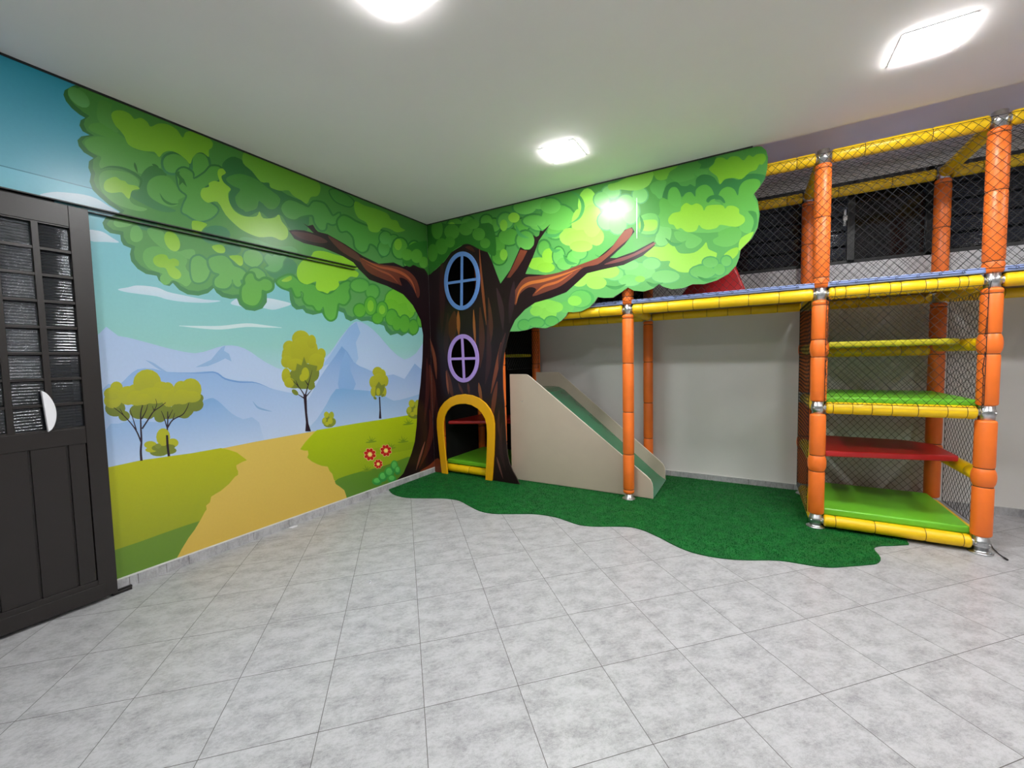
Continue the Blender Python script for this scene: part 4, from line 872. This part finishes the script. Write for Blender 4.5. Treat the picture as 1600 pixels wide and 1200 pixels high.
# ------------------------------------------------------------------ high louvre window in the back wall
wn = MB(); FY = YB+.03
for x0, x1 in ((WX0, WX0+.04), (1.55, 1.6), (2.75, 2.8), (3.93, 3.98), (4.44, 4.49), (5.15, 5.19), (WX1-.04, WX1)): wn.box((x0, FY-.025, WZ0), (x1, FY+.03, WZ1))
wn.box((WX0, FY-.025, WZ0), (WX1, FY+.03, WZ0+.03)); wn.box((WX0, FY-.025, WZ1-.03), (WX1, FY+.03, WZ1))
wf = structure('window_1', wn, MT['black'])
for (x0, x1) in ((1.6, 2.75), (2.8, 3.93), (4.49, 5.15), (5.19, WX1-.04)):
    for r_ in range(5): ribbed(wf, 'louvre_pane', (x0+.005, FY-.002, WZ0+.034+.13*r_), (1, 0, 0), (0, .0, 1), x1-x0-.01, .108, (0, -1, 0), MT['louvre'], pitch=.014, tilt=.3)
b = MB(); b.box((3.98, FY, WZ0+.03), (4.44, FY+.005, WZ1-.03)); b.build('fixed_pane', MT['louvre'], wf, origin=(3.98, FY, WZ0))
b = MB(); b.box((3.90, FY-.05, 2.42), (3.915, FY-.026, 2.56)); b.box((3.893, FY-.06, 2.46), (3.922, FY-.045, 2.50)); b.build('lever', MT['steel'], wf, origin=(3.9, FY-.03, 2.42))

# ------------------------------------------------------------------ ceiling lamps
def lamp(x, y, label):
    L_ = empty('ceiling_light', (x, y, H), label, 'ceiling light', 'square ceiling panel lights'); h_ = .12
    b = MB()
    for a, c in (((x-h_-.012, y-h_-.012), (x+h_+.012, y-h_)), ((x-h_-.012, y+h_), (x+h_+.012, y+h_+.012)), ((x-h_-.012, y-h_), (x-h_, y+h_)), ((x+h_, y-h_), (x+h_+.012, y+h_))):
        b.box((*a, H-.003), (*c, H-.0005))
    b.build('frame', MT['white_plastic'], L_, origin=(x, y, H))
    b = MB(); b.box((x-h_, y-h_, H-.009), (x+h_, y+h_, H-.001)); b.build('diffuser', MT['lamp'], L_, origin=(x, y, H))
lamp(1.965, -.70, 'lit square ceiling panel above the tree crown, nearest the corner')
lamp(3.965, -.73, 'lit square ceiling panel at upper right, in front of the netted tower')
lamp(1.90, -2.37, 'lit square ceiling panel cut by the top edge of the photo')
lamp(3.95, -2.37, 'lit square ceiling panel overhead, second row, right of the camera')
lamp(5.95, -.73, 'lit square ceiling panel far right, beyond the netted tower')
lamp(5.95, -2.37, 'lit square ceiling panel far right, second row')

lamp(1.90, -4.0, 'added unseen ceiling panel behind the camera, third row, brightening the door wall side')  # added out of view to lift the light on the left side

# ------------------------------------------------------------------ small things on the floor
b = MB(); pts = [Vector(q) for q in ((4.50, .0, .024), (4.545, -.02, .016), (4.565, -.005, .008), (4.575, .03, .006), (4.585, .0, .006), (4.592, -.03, .006))]
pts = [on_z(1538, 838, .03), on_z(1546, 846, .02), on_z(1552, 857, .006), on_z(1560, 865, .006), on_z(1568, 871, .006)]
b.strand([Vector((*p[:2], z)) for p, z in zip(pts, (.03, .014, .006, .006, .006))], .003, 6)
p = pts[-1]; q = on_z(1574, 875, .006); b.strand([Vector((p.x, p.y, .007)), Vector((q.x, q.y, .007))], .006, 6)
tag(b.build('loose_cable', MT['cable'], origin=tuple(pts[2])), 'short loose black cable end on the floor at the right front post', 'cable')
b = MB(); p = on_z(458, 823, .004)
b.prism([Vector((p.x-.012, p.y-.03, .0008)), Vector((p.x+.02, p.y-.02, .0008)), Vector((p.x+.022, p.y+.02, .0008)), Vector((p.x+.004, p.y+.035, .0008)), Vector((p.x-.012, p.y+.01, .0008))], (0, 0, .005))
tag(b.build('plaster_chip', MT['white_plastic'], bevel=.001, origin=(p.x, p.y, .001)), 'small white plaster chip on the floor by the left baseboard', 'plaster chip')
p = on_z(572, 912, .002); b = MB()
b.strand([Vector((p.x+.02*math.cos(a), p.y+.035*math.sin(a), .003)) for a in (0.2, .7, 1.2, 1.7, 2.2)], .002, 5)
tag(b.build('string_scrap', MT['white_plastic'], origin=(p.x, p.y, .002)), 'tiny curved white scrap of string on the open tiled floor', 'scrap')
